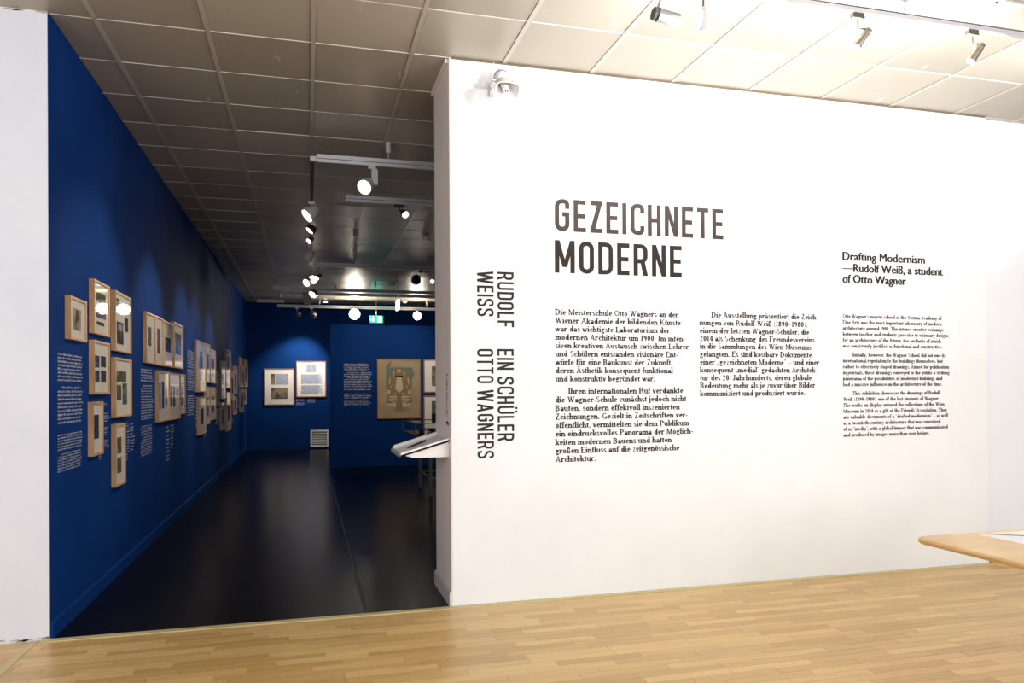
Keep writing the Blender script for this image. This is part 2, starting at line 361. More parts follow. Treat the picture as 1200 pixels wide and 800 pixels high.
def din(ch, t):
    """condensed grotesque capital, cap height 1: (advance width, quads)"""
    Q = []; h = t/2; W = .47; l, r_, b, u = h, W-h, h, 1-h; rr = .19; mid = .5
    def line(*p): ribbon(Q, list(p), t)
    if ch == 'O': ribbon(Q, rounded([(l, b), (l, u), (r_, u), (r_, b)], rr, True), t, True)
    elif ch == 'C': ribbon(Q, rounded([(r_, .70), (r_, u), (l, u), (l, b), (r_, b), (r_, .30)], rr), t); W = .45
    elif ch == 'G': ribbon(Q, rounded([(r_, .70), (r_, u), (l, u), (l, b), (r_, b), (r_, .53), (.24, .53)], [0, rr, rr, rr, rr, 0, 0]), t)
    elif ch == 'D': ribbon(Q, rounded([(l, b), (l, u), (r_, u), (r_, b)], [0, 0, rr, rr], True), t, True)
    elif ch in 'UÜ':
        ribbon(Q, rounded([(l, 1), (l, b), (r_, b), (r_, 1)], rr), t)
        if ch == 'Ü': ribbon(Q, [(.07, 1.15), (.19, 1.15)], t); ribbon(Q, [(.28, 1.15), (.40, 1.15)], t)
    elif ch == 'E': W = .40; line((l, 0), (l, 1)); line((h, u), (W, u)); line((h, b), (W, b)); line((h, mid), (W-.03, mid))
    elif ch == 'F': W = .39; line((l, 0), (l, 1)); line((h, u), (W, u)); line((h, mid), (W-.04, mid))
    elif ch == 'L': W = .38; line((l, 0), (l, 1)); line((h, b), (W, b))
    elif ch == 'T': W = .41; line((0, u), (W, u)); line((W/2, 0), (W/2, u))
    elif ch == 'I': W = t; line((l, 0), (l, 1))
    elif ch == 'H': W = .45; line((l, 0), (l, 1)); line((W-h, 0), (W-h, 1)); line((l, mid), (W-h, mid))
    elif ch == 'N': W = .46; line((l, 0), (l, 1)); line((W-h, 0), (W-h, 1)); Q.append(((0, 1), (t*1.0, 1), (W, 0), (W-t*1.0, 0)))
    elif ch == 'Z': W = .40; line((.01, u), (W, u)); line((0, b), (W, b)); Q.append(((W-t*1.12, 1-t*.5), (W, 1-t*.5), (t*1.12, t*.5), (0, t*.5)))
    elif ch == 'M':
        W = .62; line((l, 0), (l, 1)); line((W-h, 0), (W-h, 1)); c = W/2
        Q.append(((0, 1), (t*1.05, 1), (c+t*.5, .18), (c-t*.5, .18))); Q.append(((W-t*1.05, 1), (W, 1), (c+t*.5, .18), (c-t*.5, .18)))
    elif ch == 'W':
        W = .74; a = t*1.06
        for x0, x1 in ((0, .25-a*.5), (.49-a, .25-a*.5)): Q.append(((x0+.0, 1), (x0+a, 1), (x1+a, 0), (x1, 0)) if x0 == 0 else ((.37-a*.5, 1), (.37+a*.5, 1), (.19+a*.5, 0), (.19-a*.5, 0)))
        Q[-2] = ((0, 1), (a, 1), (.19+a*.5, 0), (.19-a*.5, 0))
        Q.append(((.37-a*.5, 1), (.37+a*.5, 1), (.55+a*.5, 0), (.55-a*.5, 0))); Q.append(((W-a, 1), (W, 1), (.55+a*.5, 0), (.55-a*.5, 0)))
    elif ch == 'A':
        W = .52; a = t*1.06; Q.append(((0, 0), (a, 0), (W/2+a*.5, 1), (W/2-a*.5, 1))); Q.append(((W-a, 0), (W, 0), (W/2+a*.5, 1), (W/2-a*.5, 1)))
        line((.11, .27), (W-.11, .27))
    elif ch == 'R':
        line((l, 0), (l, 1)); ribbon(Q, rounded([(h, u), (r_-.01, u), (r_-.01, .46), (h, .46)], [0, rr, rr, 0]), t)
        Q.append(((.21, .48), (.21+t*1.08, .48), (W, 0), (W-t*1.1, 0)))
    elif ch == 'S': W = .46; ribbon(Q, rounded([(r_, .72), (r_, u), (l, u), (l, .58), (r_, .43), (r_, b), (l, b), (l, .28)], [0, rr, rr, .13, .13, rr, rr, 0]), t)
    elif ch == ' ': W = .16
    return W, Q
def din_line(text, t, gap=.135):
    x = 0; out = []
    for c in text:
        w, Q = din(c, t); out += [tuple((p[0]+x, p[1]) for p in q) for q in Q]; x += w+gap
    return x-gap, out

# a high-contrast serif text face, drawn from stems, hairlines, bowls and serifs
ST, HL = .17, .085
def arc(Q, cx, cy, rx, ry, a0=0, a1=360, n=14, st=ST, hl=HL):
    n = max(3, int(n*abs(a1-a0)/360)); P = []
    for k in range(n+1):
        a = math.radians(a0+(a1-a0)*k/n); c, s = math.cos(a), math.sin(a)
        P.append(((cx+rx*c, cy+ry*s), (cx+(rx-st)*c, cy+(ry-hl)*s)))
    for k in range(n): Q.append((P[k][0], P[k+1][0], P[k+1][1], P[k][1]))
def stem(Q, x, y0, y1, f='', s=.5):
    Q.append(((x-ST*s, y0), (x+ST*s, y0), (x+ST*s, y1), (x-ST*s, y1)))
    e = .065
    if 'b' in f: Q.append(((x-ST*s-e, y0), (x+ST*s+e, y0), (x+ST*s+e, y0+HL), (x-ST*s-e, y0+HL)))
    if 't' in f: Q.append(((x-ST*s-e, y1-HL), (x+ST*s+e, y1-HL), (x+ST*s+e, y1), (x-ST*s-e, y1)))
    if 'l' in f: Q.append(((x-ST*s-e, y1-HL), (x, y1-HL), (x, y1), (x-ST*s-e, y1)))
def thin(Q, x0, y0, x1, y1, w=HL):
    ribbon(Q, [(x0, y0), (x1, y1)], w)
def thick(Q, x0, y0, x1, y1, w=ST): Q.append(((x0-w/2, y0), (x0+w/2, y0), (x1+w/2, y1), (x1-w/2, y1)))
def ball(Q, x, y, r=.055):
    r *= 1.35
    p = [(x+r*math.cos(math.radians(60*k)), y+r*math.sin(math.radians(60*k))) for k in range(6)]
    Q.append((p[0], p[1], p[2], p[3])); Q.append((p[3], p[4], p[5], p[0]))
def ser(Q, x, y, w=.09): Q.append(((x-w, y), (x+w, y), (x+w, y+HL), (x-w, y+HL)))
X = .46; CAP = .70; ASC = .74
GC = {}
def glyph(c):
    if c in GC: return GC[c]
    Q = []; w = .5
    base = {'ä': 'a', 'ö': 'o', 'ü': 'u', 'Ä': 'A'}.get(c)
    if base:
        w, q0 = glyph(base); Q = list(q0); y = .6 if c != 'Ä' else .82; m = w/2-.04; ball(Q, m-.09, y); ball(Q, m+.09, y)
    elif c == 'a': w = .48; arc(Q, .19, .125, .17, .14); stem(Q, .345, 0, .34, ''); thin(Q, .36, .017, .47, .017); arc(Q, .235, .31, .165, .15, 0, 160, st=.09); ball(Q, .10, .34)
    elif c == 'b': w = .52; stem(Q, .11, 0, ASC, 'l'); arc(Q, .27, .23, .21, .24)
    elif c == 'c': w = .44; arc(Q, .25, .23, .21, .24, 45, 315); ball(Q, .36, .35)
    elif c == 'd': w = .54; arc(Q, .24, .23, .20, .24); stem(Q, .40, 0, ASC, 'l'); thin(Q, .4, .017, .52, .017)
    elif c == 'e': w = .47; arc(Q, .24, .23, .21, .24, 0, 315); thin(Q, .06, .25, .44, .25)
    elif c == 'f': w = .32; stem(Q, .14, 0, .6, 'b'); arc(Q, .25, .6, .17, .14, 40, 180); thin(Q, .02, .44, .29, .44); ball(Q, .31, .68)
    elif c == 'g': w = .50; arc(Q, .22, .30, .18, .17); arc(Q, .24, -.07, .22, .13); thin(Q, .36, .42, .48, .45); thin(Q, .1, .15, .12, .04, .05)
    elif c == 'h': w = .54; stem(Q, .11, 0, ASC, 'lb'); stem(Q, .41, 0, .33, 'b'); arc(Q, .29, .31, .178, .155, 0, 180)
    elif c == 'i': w = .26; stem(Q, .12, 0, X, 'lb'); ball(Q, .12, .64, .065)
    elif c == 'j': w = .26; stem(Q, .13, -.1, X, 'l'); arc(Q, .04, -.1, .148, .12, 230, 360); ball(Q, .13, .64, .065)
    elif c == 'k': w = .52; stem(Q, .11, 0, ASC, 'lb'); thin(Q, .15, .18, .40, X); thick(Q, .25, .29, .42, 0); ser(Q, .40, X-HL); ser(Q, .42, 0)
    elif c == 'l': w = .26; stem(Q, .12, 0, ASC, 'lb')
    elif c == 'm':
        w = .80; stem(Q, .11, 0, X, 'lb')
        for x in (.39, .67): stem(Q, x, 0, .33, 'b'); arc(Q, x-.115, .31, .173, .155, 0, 180)
    elif c == 'n': w = .54; stem(Q, .11, 0, X, 'lb'); stem(Q, .41, 0, .33, 'b'); arc(Q, .29, .31, .178, .155, 0, 180)
    elif c == 'o': w = .49; arc(Q, .24, .23, .215, .24)
    elif c == 'p': w = .53; stem(Q, .11, -.2, X, 'lb'); arc(Q, .28, .23, .21, .24)
    elif c == 'q': w = .53; arc(Q, .24, .23, .20, .24); stem(Q, .40, -.2, X, 'b')
    elif c == 'r': w = .41; stem(Q, .11, 0, X, 'lb'); arc(Q, .27, .31, .15, .15, 70, 180); ball(Q, .33, .40, .06)
    elif c == 's': w = .39; arc(Q, .19, .335, .17, .145, 30, 265, st=.14, hl=.085); arc(Q, .19, .125, .18, .145, 85, -150, st=.14, hl=.085)
    elif c == 't': w = .31; stem(Q, .13, .03, .58); thin(Q, .02, .445, .29, .445); arc(Q, .21, .1, .138, .11, 180, 300)
    elif c == 'u': w = .54; stem(Q, .11, .13, X, 'l'); stem(Q, .40, 0, X, 'l'); arc(Q, .24, .15, .188, .155, 180, 360, st=.1); thin(Q, .4, .017, .52, .017)
    elif c == 'v': w = .46; thick(Q, .09, X, .23, 0); thin(Q, .37, X, .25, .02); ser(Q, .09, X-HL); ser(Q, .37, X-HL, .07)
    elif c == 'w': w = .68; thick(Q, .08, X, .21, 0); thin(Q, .34, X, .23, .02); thick(Q, .32, X, .45, 0); thin(Q, .59, X, .47, .02); ser(Q, .09, X-HL); ser(Q, .34, X-HL, .08); ser(Q, .59, X-HL, .07)
    elif c == 'x': w = .46; thick(Q, .10, X, .36, 0); thin(Q, .08, .02, .36, X); ser(Q, .1, X-HL); ser(Q, .36, X-HL, .07); ser(Q, .08, 0, .07); ser(Q, .37, 0)
    elif c == 'y': w = .46; thick(Q, .09, X, .23, 0); thin(Q, .38, X, .14, -.2); ser(Q, .09, X-HL); ser(Q, .38, X-HL, .07); ball(Q, .1, -.15)
    elif c == 'z': w = .42; thin(Q, .05, X-.02, .38, X-.02, .045); thin(Q, .04, .02, .39, .02, .045); thick(Q, .32, X, .09, 0, .1)
    elif c == 'ß': w = .54; stem(Q, .12, 0, .58, 'b'); arc(Q, .26, .57, .18, .17, 0, 180); arc(Q, .26, .57, .18, .17, -60, 0); arc(Q, .27, .18, .21, .21, -110, 80)
    elif c == 'A': w = .70; thin(Q, .10, 0, .32, CAP); thick(Q, .33, CAP, .54, 0, .135); thin(Q, .18, .22, .47, .22); ser(Q, .10, 0); ser(Q, .56, 0, .11)
    elif c == 'B': w = .62; stem(Q, .13, 0, CAP, 'tb'); arc(Q, .28, .53, .24, .17, -90, 90); arc(Q, .28, .19, .28, .19, -90, 90); thin(Q, .1, CAP-.017, .3, CAP-.017); thin(Q, .1, .017, .3, .017); thin(Q, .1, .37, .3, .37)
    elif c == 'D': w = .70; stem(Q, .13, 0, CAP, 'tb'); arc(Q, .28, .35, .36, .35, -90, 90); thin(Q, .1, CAP-.017, .3, CAP-.017); thin(Q, .1, .017, .3, .017)
    elif c == 'E': w = .60; stem(Q, .13, 0, CAP, 'tb'); thin(Q, .1, CAP-.017, .5, CAP-.017); thin(Q, .1, .017, .54, .017); thin(Q, .1, .37, .38, .37); thin(Q, .5, CAP, .5, .54); thin(Q, .54, 0, .54, .17)
    elif c == 'F': w = .56; stem(Q, .13, 0, CAP, 'tb'); thin(Q, .1, CAP-.017, .5, CAP-.017); thin(Q, .1, .37, .38, .37); thin(Q, .5, CAP, .5, .54)
    elif c == 'G': w = .70; arc(Q, .36, .35, .31, .36, 45, 330, st=.13); stem(Q, .56, .0, .3, 't')
    elif c == 'I': w = .32; stem(Q, .15, 0, CAP, 'tb')
    elif c == 'J': w = .44; stem(Q, .24, .1, CAP, 't'); arc(Q, .15, .1, .148, .12, 200, 360); ball(Q, .07, .1)
    elif c == 'K': w = .70; stem(Q, .13, 0, CAP, 'tb'); thin(Q, .17, .27, .52, CAP); thick(Q, .32, .44, .57, 0, .13); ser(Q, .53, CAP-HL); ser(Q, .58, 0)
    elif c == 'L': w = .56; stem(Q, .13, 0, CAP, 'tb'); thin(Q, .1, .017, .5, .017); thin(Q, .5, 0, .5, .18)
    elif c == 'M': w = .86; thin(Q, .12, 0, .12, CAP); thick(Q, .16, CAP, .42, 0, .13); thin(Q, .42, .02, .67, CAP); stem(Q, .70, 0, CAP, 'tb'); ser(Q, .12, 0); ser(Q, .1, CAP-HL, .07)
    elif c == 'O': w = .70; arc(Q, .35, .35, .32, .36, st=.13)
    elif c == 'P': w = .60; stem(Q, .13, 0, CAP, 'tb'); arc(Q, .29, .51, .26, .19, -90, 90); thin(Q, .1, CAP-.017, .3, CAP-.017); thin(Q, .1, .337, .3, .337)
    elif c == 'R': w = .68; stem(Q, .13, 0, CAP, 'tb'); arc(Q, .29, .52, .26, .18, -90, 90); thin(Q, .1, CAP-.017, .3, CAP-.017); thin(Q, .1, .357, .3, .357); thick(Q, .38, .37, .55, .0, .13); thin(Q, .5, .017, .66, .017)
    elif c == 'S': w = .52; arc(Q, .26, .53, .2, .18, 40, 265, st=.12); arc(Q, .26, .18, .22, .19, 85, -140, st=.12)
    elif c == 'T': w = .64; stem(Q, .31, 0, CAP, 'b'); thin(Q, .04, CAP-.017, .58, CAP-.017); thin(Q, .05, CAP, .05, .53); thin(Q, .57, CAP, .57, .53)
    elif c == 'V': w = .68; thick(Q, .13, CAP, .34, 0, .135); thin(Q, .56, CAP, .36, .02); ser(Q, .13, CAP-HL, .11); ser(Q, .56, CAP-HL)
    elif c == 'W': w = .96; thick(Q, .13, CAP, .31, 0, .135); thin(Q, .47, CAP, .33, .02); thick(Q, .44, CAP, .62, 0, .135); thin(Q, .83, CAP, .64, .02); ser(Q, .13, CAP-HL, .11); ser(Q, .47, CAP-HL, .1); ser(Q, .83, CAP-HL)
    elif c == 'Z': w = .60; thin(Q, .06, CAP-.02, .52, CAP-.02); thin(Q, .05, .02, .54, .02); thick(Q, .45, CAP, .12, 0, .14)
    elif c == '0': w = .50; arc(Q, .24, .34, .21, .36)
    elif c == '1': w = .40; stem(Q, .2, 0, CAP, 'b'); thin(Q, .08, .6, .2, .68)
    elif c == '2': w = .50; arc(Q, .23, .5, .19, .19, -30, 170); ribbon(Q, [(.36, .42), (.07, .04)], .06); thick(Q, .24, .09, .24, 0, .38)
    elif c == '4': w = .50; stem(Q, .32, 0, CAP, 'b'); thin(Q, .28, .66, .04, .2); thin(Q, .03, .2, .46, .2)
    elif c == '8': w = .50; arc(Q, .24, .53, .18, .16); arc(Q, .24, .19, .21, .2)
    elif c == '9': w = .50; arc(Q, .24, .48, .2, .21); arc(Q, .22, .34, .22, .35, -100, 20)
    elif c == ' ': w = .27
    elif c == '.': w = .25; ball(Q, .11, .05, .06)
    elif c == ',': w = .25; ball(Q, .11, .05, .06); thin(Q, .15, .04, .08, -.1, .04)
    elif c == '-': w = .30; thin(Q, .04, .23, .26, .23, .11)
    elif c == '–': w = .50; thin(Q, .04, .23, .46, .23, .05)
    elif c == '(': w = .30; arc(Q, .30, .3, .24, .45, 120, 240, st=.07)
    elif c == ')': w = .30; arc(Q, -.0, .3, .24, .45, -60, 60, st=.07)
    elif c in '„': w = .38; ball(Q, .1, .05); ball(Q, .26, .05); thin(Q, .13, .04, .07, -.1, .04); thin(Q, .29, .04, .23, -.1, .04)
    elif c in '“”"': w = .36; ball(Q, .1, .62); ball(Q, .26, .62)
    elif c in "’'": w = .2; ball(Q, .1, .64); thin(Q, .13, .64, .08, .52, .04)
    GC[c] = (w, Q); return GC[c]
def serif_line(text, track=0):
    x = 0; out = []
    for c in text:
        w, Q = glyph(c); out += [tuple((p[0]+x, p[1]) for p in q) for q in Q]; x += w+track
    return x, out
def vinyl(name, quads, m, parent, O, E1, E2, label=None):
    """quads in text units laid on the wall: origin O, vectors E1 (advance) and E2 (up)"""
    b = MB(); 
    N_ = E1.cross(E2).normalized()
    for i, q in enumerate(quads): b.add([tuple(O+E1*p[0]+E2*p[1]+N_*(.00008*(i % 9))) for p in q], [(0, 1, 2, 3)])
    o = b.build(name, m, parent)
    if label: o['label'] = label
    return o
OFF = Y0-.0015
def pt(u, v): return at(u, v, 1, OFF)
def block(name, lines, u0, vb, lead_v, u_ref, ref_line, m, label, vlast=None):
    """body text: lines of (text, indent), first baseline vb at u0; ref_line runs from u0 to u_ref"""
    A = pt(u0, vb); n = len(lines); Bp = pt(u0, vlast); lead = (A.z-Bp.z)/sum(l[2] for l in lines[1:])
    wref, _ = serif_line(lines[ref_line][0]); wm = (pt(u_ref, vb).x-A.x-lines[ref_line][1])
    em = wm/wref; quads = []; y = 0
    for i, (t, ind, ld) in enumerate(lines):
        if i: y += lead*ld
        w, q = serif_line(t)
        quads += [tuple((p[0]*em+ind, p[1]*em_y*em-y) for p in k) for k in q]
    return vinyl(name, quads, m, wall_centre, A, Vector((1, 0, 0)), Vector((0, 0, 1)), label)
em_y = 1.0
B1 = [('Die Meisterschule Otto Wagners an der', 0, 0), ('Wiener Akademie der bildenden Künste', 0, 1), ('war das wichtigste Laboratorium der', 0, 1), ('modernen Architektur um 1900. Im inten-', 0, 1),
 ('siven kreativen Austausch zwischen Lehrer', 0, 1), ('und Schülern entstanden visionäre Ent-', 0, 1), ('würfe für eine Baukunst der Zukunft,', 0, 1), ('deren Ästhetik konsequent funktional', 0, 1), ('und konstruktiv begründet war.', 0, 1)]
B2 = [('Ihren internationalen Ruf verdankte', .1, 0), ('die Wagner-Schule zunächst jedoch nicht', 0, 1), ('Bauten, sondern effektvoll inszenierten', 0, 1), ('Zeichnungen. Gezielt in Zeitschriften ver-', 0, 1),
 ('öffentlicht, vermittelten sie dem Publikum', 0, 1), ('ein eindrucksvolles Panorama der Möglich-', 0, 1), ('keiten modernen Bauens und hatten', 0, 1), ('großen Einfluss auf die zeitgenössische', 0, 1), ('Architektur.', 0, 1)]
B3 = [('Die Ausstellung präsentiert die Zeich-', .1, 0), ('nungen von Rudolf Weiß (1890–1980),', 0, 1), ('einem der letzten Wagner-Schüler, die', 0, 1), ('2014 als Schenkung des Freundesvereins', 0, 1), ('in die Sammlungen des Wien Museums', 0, 1),
 ('gelangten. Es sind kostbare Dokumente', 0, 1), ('einer „gezeichneten Moderne“ – und einer', 0, 1), ('konsequent „medial“ gedachten Architek-', 0, 1), ('tur des 20. Jahrhunderts, deren globale', 0, 1), ('Bedeutung mehr als je zuvor über Bilder', 0, 1), ('kommuniziert und produziert wurde.', 0, 1)]
B4 = [("Otto Wagner’s master school at the Vienna Academy of", 0, 0), ('Fine Arts was the most important laboratory of modern', 0, 1), ('architecture around 1900. The intense creative exchange', 0, 1), ('between teacher and students gave rise to visionary designs', 0, 1), ('for an architecture of the future, the aesthetic of which', 0, 1), ('was consistently justified as functional and constructive.', 0, 1),
 ('Initially, however, the Wagner School did not owe its', .09, 1.5), ('international reputation to the buildings themselves, but', 0, 1), ('rather to effectively staged drawings. Aimed for publication', 0, 1), ('in journals, these drawings conveyed to the public a striking', 0, 1), ('panorama of the possibilities of modernist building, and', 0, 1), ('had a massive influence on the architecture of the time.', 0, 1),
 ('This exhibition showcases the drawings of Rudolf', .09, 1.5), ('Weiß (1890–1980), one of the last students of Wagner.', 0, 1), ('The works on display entered the collections of the Wien', 0, 1), ('Museum in 2014 as a gift of the Friends’ Association. They', 0, 1), ('are valuable documents of a “drafted modernism” – as well', 0, 1), ('as a twentieth-century architecture that was conceived', 0, 1), ('of as “media”, with a global impact that was communicated', 0, 1), ('and produced by images more than ever before.', 0, 1)]
block('body_text', B1, 650.5, 368.6, 0, 807, 4, 'print_black', 'first column of black German text, upper paragraph', 446.8)
block('body_text', B2, 650.5, 461.5, 0, 807.5, 4, 'print_black', 'first column of black German text, lower paragraph', 541.4)
block('body_text', B3, 819.8, 371.5, 0, 960, 6, 'print_black', 'second column of black German text', 464)
block('body_text', B4, 987.4, 372.2, 0, 1111.7, 8, 'print_brown', 'small English text column at the right of the title wall', 511.6)
# title
def din_place(text, t, O, E1dir, E2, length, m, label, gap=.135):
    w, q = din_line(text, t, gap); return vinyl('title_text', q, m, wall_centre, O, E1dir*(length/w), E2, label)
ez, ex = Vector((0, 0, 1)), Vector((1, 0, 0))
for text, ul, vt, vb, ur, vr0, vr1 in (('GEZEICHNETE', 650.3, 233.5, 271, 847.7, 244.3, 280), ('MODERNE', 650.3, 281.4, 319.8, 799, 288, 324.4)):
    A = pt(ul, vb); T = pt(ul, vt); Bp = pt(ur, vr1); Tr = pt(ur, vr0)
    hgt = (T.z-A.z+Tr.z-Bp.z)/2; O = Vector((A.x, A.y, (A.z+Bp.z)/2))
    din_place(text, .14, O, ex, ez*hgt, Bp.x-A.x, 'print_brown' if text[0] == 'G' else 'print_black', 'large condensed capitals reading '+text)  # upper line: brown of the lamp glare put into the vinyl colour
for text, ub, ut, va, vb in (('RUDOLF', 582.8, 601.9, 318.3, 383), ('EIN SCHÜLER', 582.8, 601.9, 408.7, 517), ('WEISS', 559, 578.2, 317.3, 370), ('OTTO WAGNERS', 559, 578.2, 408.7, 537)):
    A = pt(ub, va); T = pt(ut, va); Bp = pt(ub, vb)
    w, q = din_line(text, .13, .12)
    vinyl('title_text', q, 'print_black', wall_centre, A, Vector((0, 0, -1))*((A.z-Bp.z)/w), Vector((T.x-A.x, 0, 0)), 'capitals running downward reading '+text)
# English heading, set in the built-in sans face
for text, v, ur in (('Drafting Modernism', 304.4, 1083.6), ('—Rudolf Weiß, a student', 318.0, 1104.7), ('of Otto Wagner', 331.0, 1061.5)):
    c = bpy.data.curves.new('heading', 'FONT'); c.body = text; c.size = 1; c.resolution_u = 3
    o = bpy.data.objects.new('heading', c); COL.objects.link(o)
    bpy.context.view_layer.update(); dg = bpy.context.evaluated_depsgraph_get()
    me = bpy.data.meshes.new_from_object(o.evaluated_get(dg)); bpy.data.objects.remove(o)
    xs = [p.co.x for p in me.vertices]; x0 = min(xs); wd_ = max(xs)-x0
    A = pt(987.6, v); Bp = pt(ur, v); kx = (Bp.x-A.x)/wd_; kz = (pt(987.6, 294.4).z-pt(987.6, 304.4).z)/.72
    for p in me.vertices: p.co = A+Vector(((p.co.x-x0)*kx, 0, p.co.y*kz))
    b = MB(); fs = [tuple(p.vertices) for p in me.polygons]
    for k in range(7): b.add([(p.co.x+(k-3)*.0011, p.co.y-.0002*k, p.co.z+(.0006 if k % 2 else -.0004)) for p in me.vertices], fs)
    me = bpy.data.meshes.new('heading_text'); me.from_pydata(b.v, [], b.f)
    me.materials.append(MT['print_black'])
    o = bpy.data.objects.new('heading_text', me); COL.objects.link(o); o.parent = wall_centre; o['label'] = 'English heading line in black sans letters, '+text.strip('—')

def ticks(rows, width, row_h, rg, tall=.55, ragged=.12, ind=()):
    """rows of unreadably small letters: thin upright marks of two heights in word groups"""
    Q = []
    for i in range(rows):
        x = .12*width if i in ind else 0; end = width*(1-rg.random()*ragged); y = -i*row_h
        while x < end:
            for k in range(rg.randint(2, 9)):
                if x > end: break
                h = row_h*tall*(1 if rg.random() < .25 else .68); w = row_h*.17
                Q.append(((x, y), (x+w, y), (x+w, y+h), (x, y+h)))
                if rg.random() < .6: Q.append(((x, y+(h-w if rg.random() < .5 else 0)), (x+row_h*.4, y+(h-w if rg.random() < .5 else 0)), (x+row_h*.4, y+h), (x+w, y+h)))
                x += row_h*.42
            x += row_h*.32
    return Q
rg = random.Random(9)
def wall_ticks(u0, u1, vt, vb, rows, parent, ax, val, label=None, m='print_pale', tall=.6, ragged=.12, ind=(), v_at=None):
    A = at(u0, vt, ax, val); Bp = at(u0, vb, ax, val); Cc = at(u1, vt, ax, val)
    E1 = Vector((0, 1, 0)) if ax == 0 else Vector((1, 0, 0)); width = (Cc-A).dot(E1); rh = (A.z-Bp.z)/rows
    q = ticks(rows, width, rh, rg, tall, ragged, ind)
    return vinyl('wall_text', q, m, parent, A-Vector((0, 0, rh)), E1, ez, label)
XW = XL+.0015
wall_ticks(67.6, 97, 411, 446, 8, wall_left, 0, XW, 'pale lettering block beside the nearest frame, top paragraph')
wall_ticks(67.6, 97, 450.5, 497, 10, wall_left, 0, XW, ind=(0,))
wall_ticks(67.6, 97, 508, 528.5, 6, wall_left, 0, XW)
wall_ticks(67.6, 97, 531, 554, 7, wall_left, 0, XW, ind=(0,))
wall_ticks(165, 179.5, 430, 446.5, 5, wall_left, 0, XW); wall_ticks(165, 179.5, 449, 492, 13, wall_left, 0, XW, ind=(0,))
wall_ticks(165, 179, 498, 510.5, 4, wall_left, 0, XW); wall_ticks(165, 179, 511.5, 535, 8, wall_left, 0, XW, ind=(0,))
wall_ticks(219.6, 227.5, 408.5, 430, 9, wall_left, 0, XW); wall_ticks(219.6, 227.5, 431, 457, 10, wall_left, 0, XW); wall_ticks(219.6, 227.5, 462, 487, 9, wall_left, 0, XW)
wall_ticks(253.3, 257.6, 434, 475, 16, wall_left, 0, XW); wall_ticks(253.3, 257.6, 478, 497, 8, wall_left, 0, XW)
wall_ticks(278.5, 280.5, 431, 478, 18, wall_left, 0, XW)
for u0, u1, vt, vb, n in ((122, 127, 471, 476, 2), (122, 129, 482, 494, 4), (122, 127, 499, 510, 4), (122, 129, 514, 524, 4), (116, 122, 530, 538, 3), (143.5, 147, 494, 500, 3), (148.5, 152, 493, 530, 11), (152.5, 158, 494, 528, 9),
        (147.7, 150, 530, 540, 3), (195, 198.5, 497, 540, 9), (200, 204.5, 496, 525, 8), (228.3, 230.3, 462, 500, 9), (239, 242, 508, 512, 2), (270.5, 274, 490, 496, 3)):
    wall_ticks(u0, u1, vt, vb, n, wall_left, 0, XW, ragged=.5, tall=.5)
wall_ticks(403, 433, 425, 434.5, 5, wall_middle, 1, YM-.002, 'pale lettering block on the partition left of the large plan'); wall_ticks(403, 436, 434.8, 441, 3, wall_middle, 1, YM-.002, ind=(0,)); wall_ticks(403, 436.5, 441.3, 457, 8, wall_middle, 1, YM-.002, ind=(0,))
wall_ticks(403, 436, 460, 466.6, 3, wall_middle, 1, YM-.002); wall_ticks(403, 435, 467.5, 474.5, 4, wall_middle, 1, YM-.002)
wall_ticks(347, 358, 466.5, 470, 2, wall_back, 1, Y1-.002); wall_ticks(347, 357, 470.8, 474.3, 2, wall_back, 1, Y1-.002); wall_ticks(360, 369, 466.5, 471.5, 3, wall_back, 1, Y1-.002, ragged=.3)
# upright print on the end face of the title wall
jx = XC-.0072
Qj = []
y = 0
for k, n in enumerate((2, 4, 3, 3, 1, 5, 3, 2, 4, 2)):
    for j in range(n):
        hh = .032*(1 if rg.random() < .4 else .6); Qj.append(((y, 0), (y+.008, 0), (y+.008, hh), (y, hh))); y += .013
    y += .012
Qj += [((y+.025, -.005), (y+.06, -.005), (y+.06, .03), (y+.025, .03)), ((y+.035, .03), (y+.07, .02), (y+.075, .05), (y+.045, .055))]
A = at(523, 438, 0, jx); Bp = at(523, 498, 0, jx); k = (A.z-Bp.z)/(y+.075)
q = [tuple((p[0]*k, p[1]) for p in qq) for qq in Qj]
vinyl('jamb_text', q, 'print_black', wall_centre, A, Vector((0, 0, -1)), Vector((0, -1.6, 0)), 'tiny black print running down the grey end face')

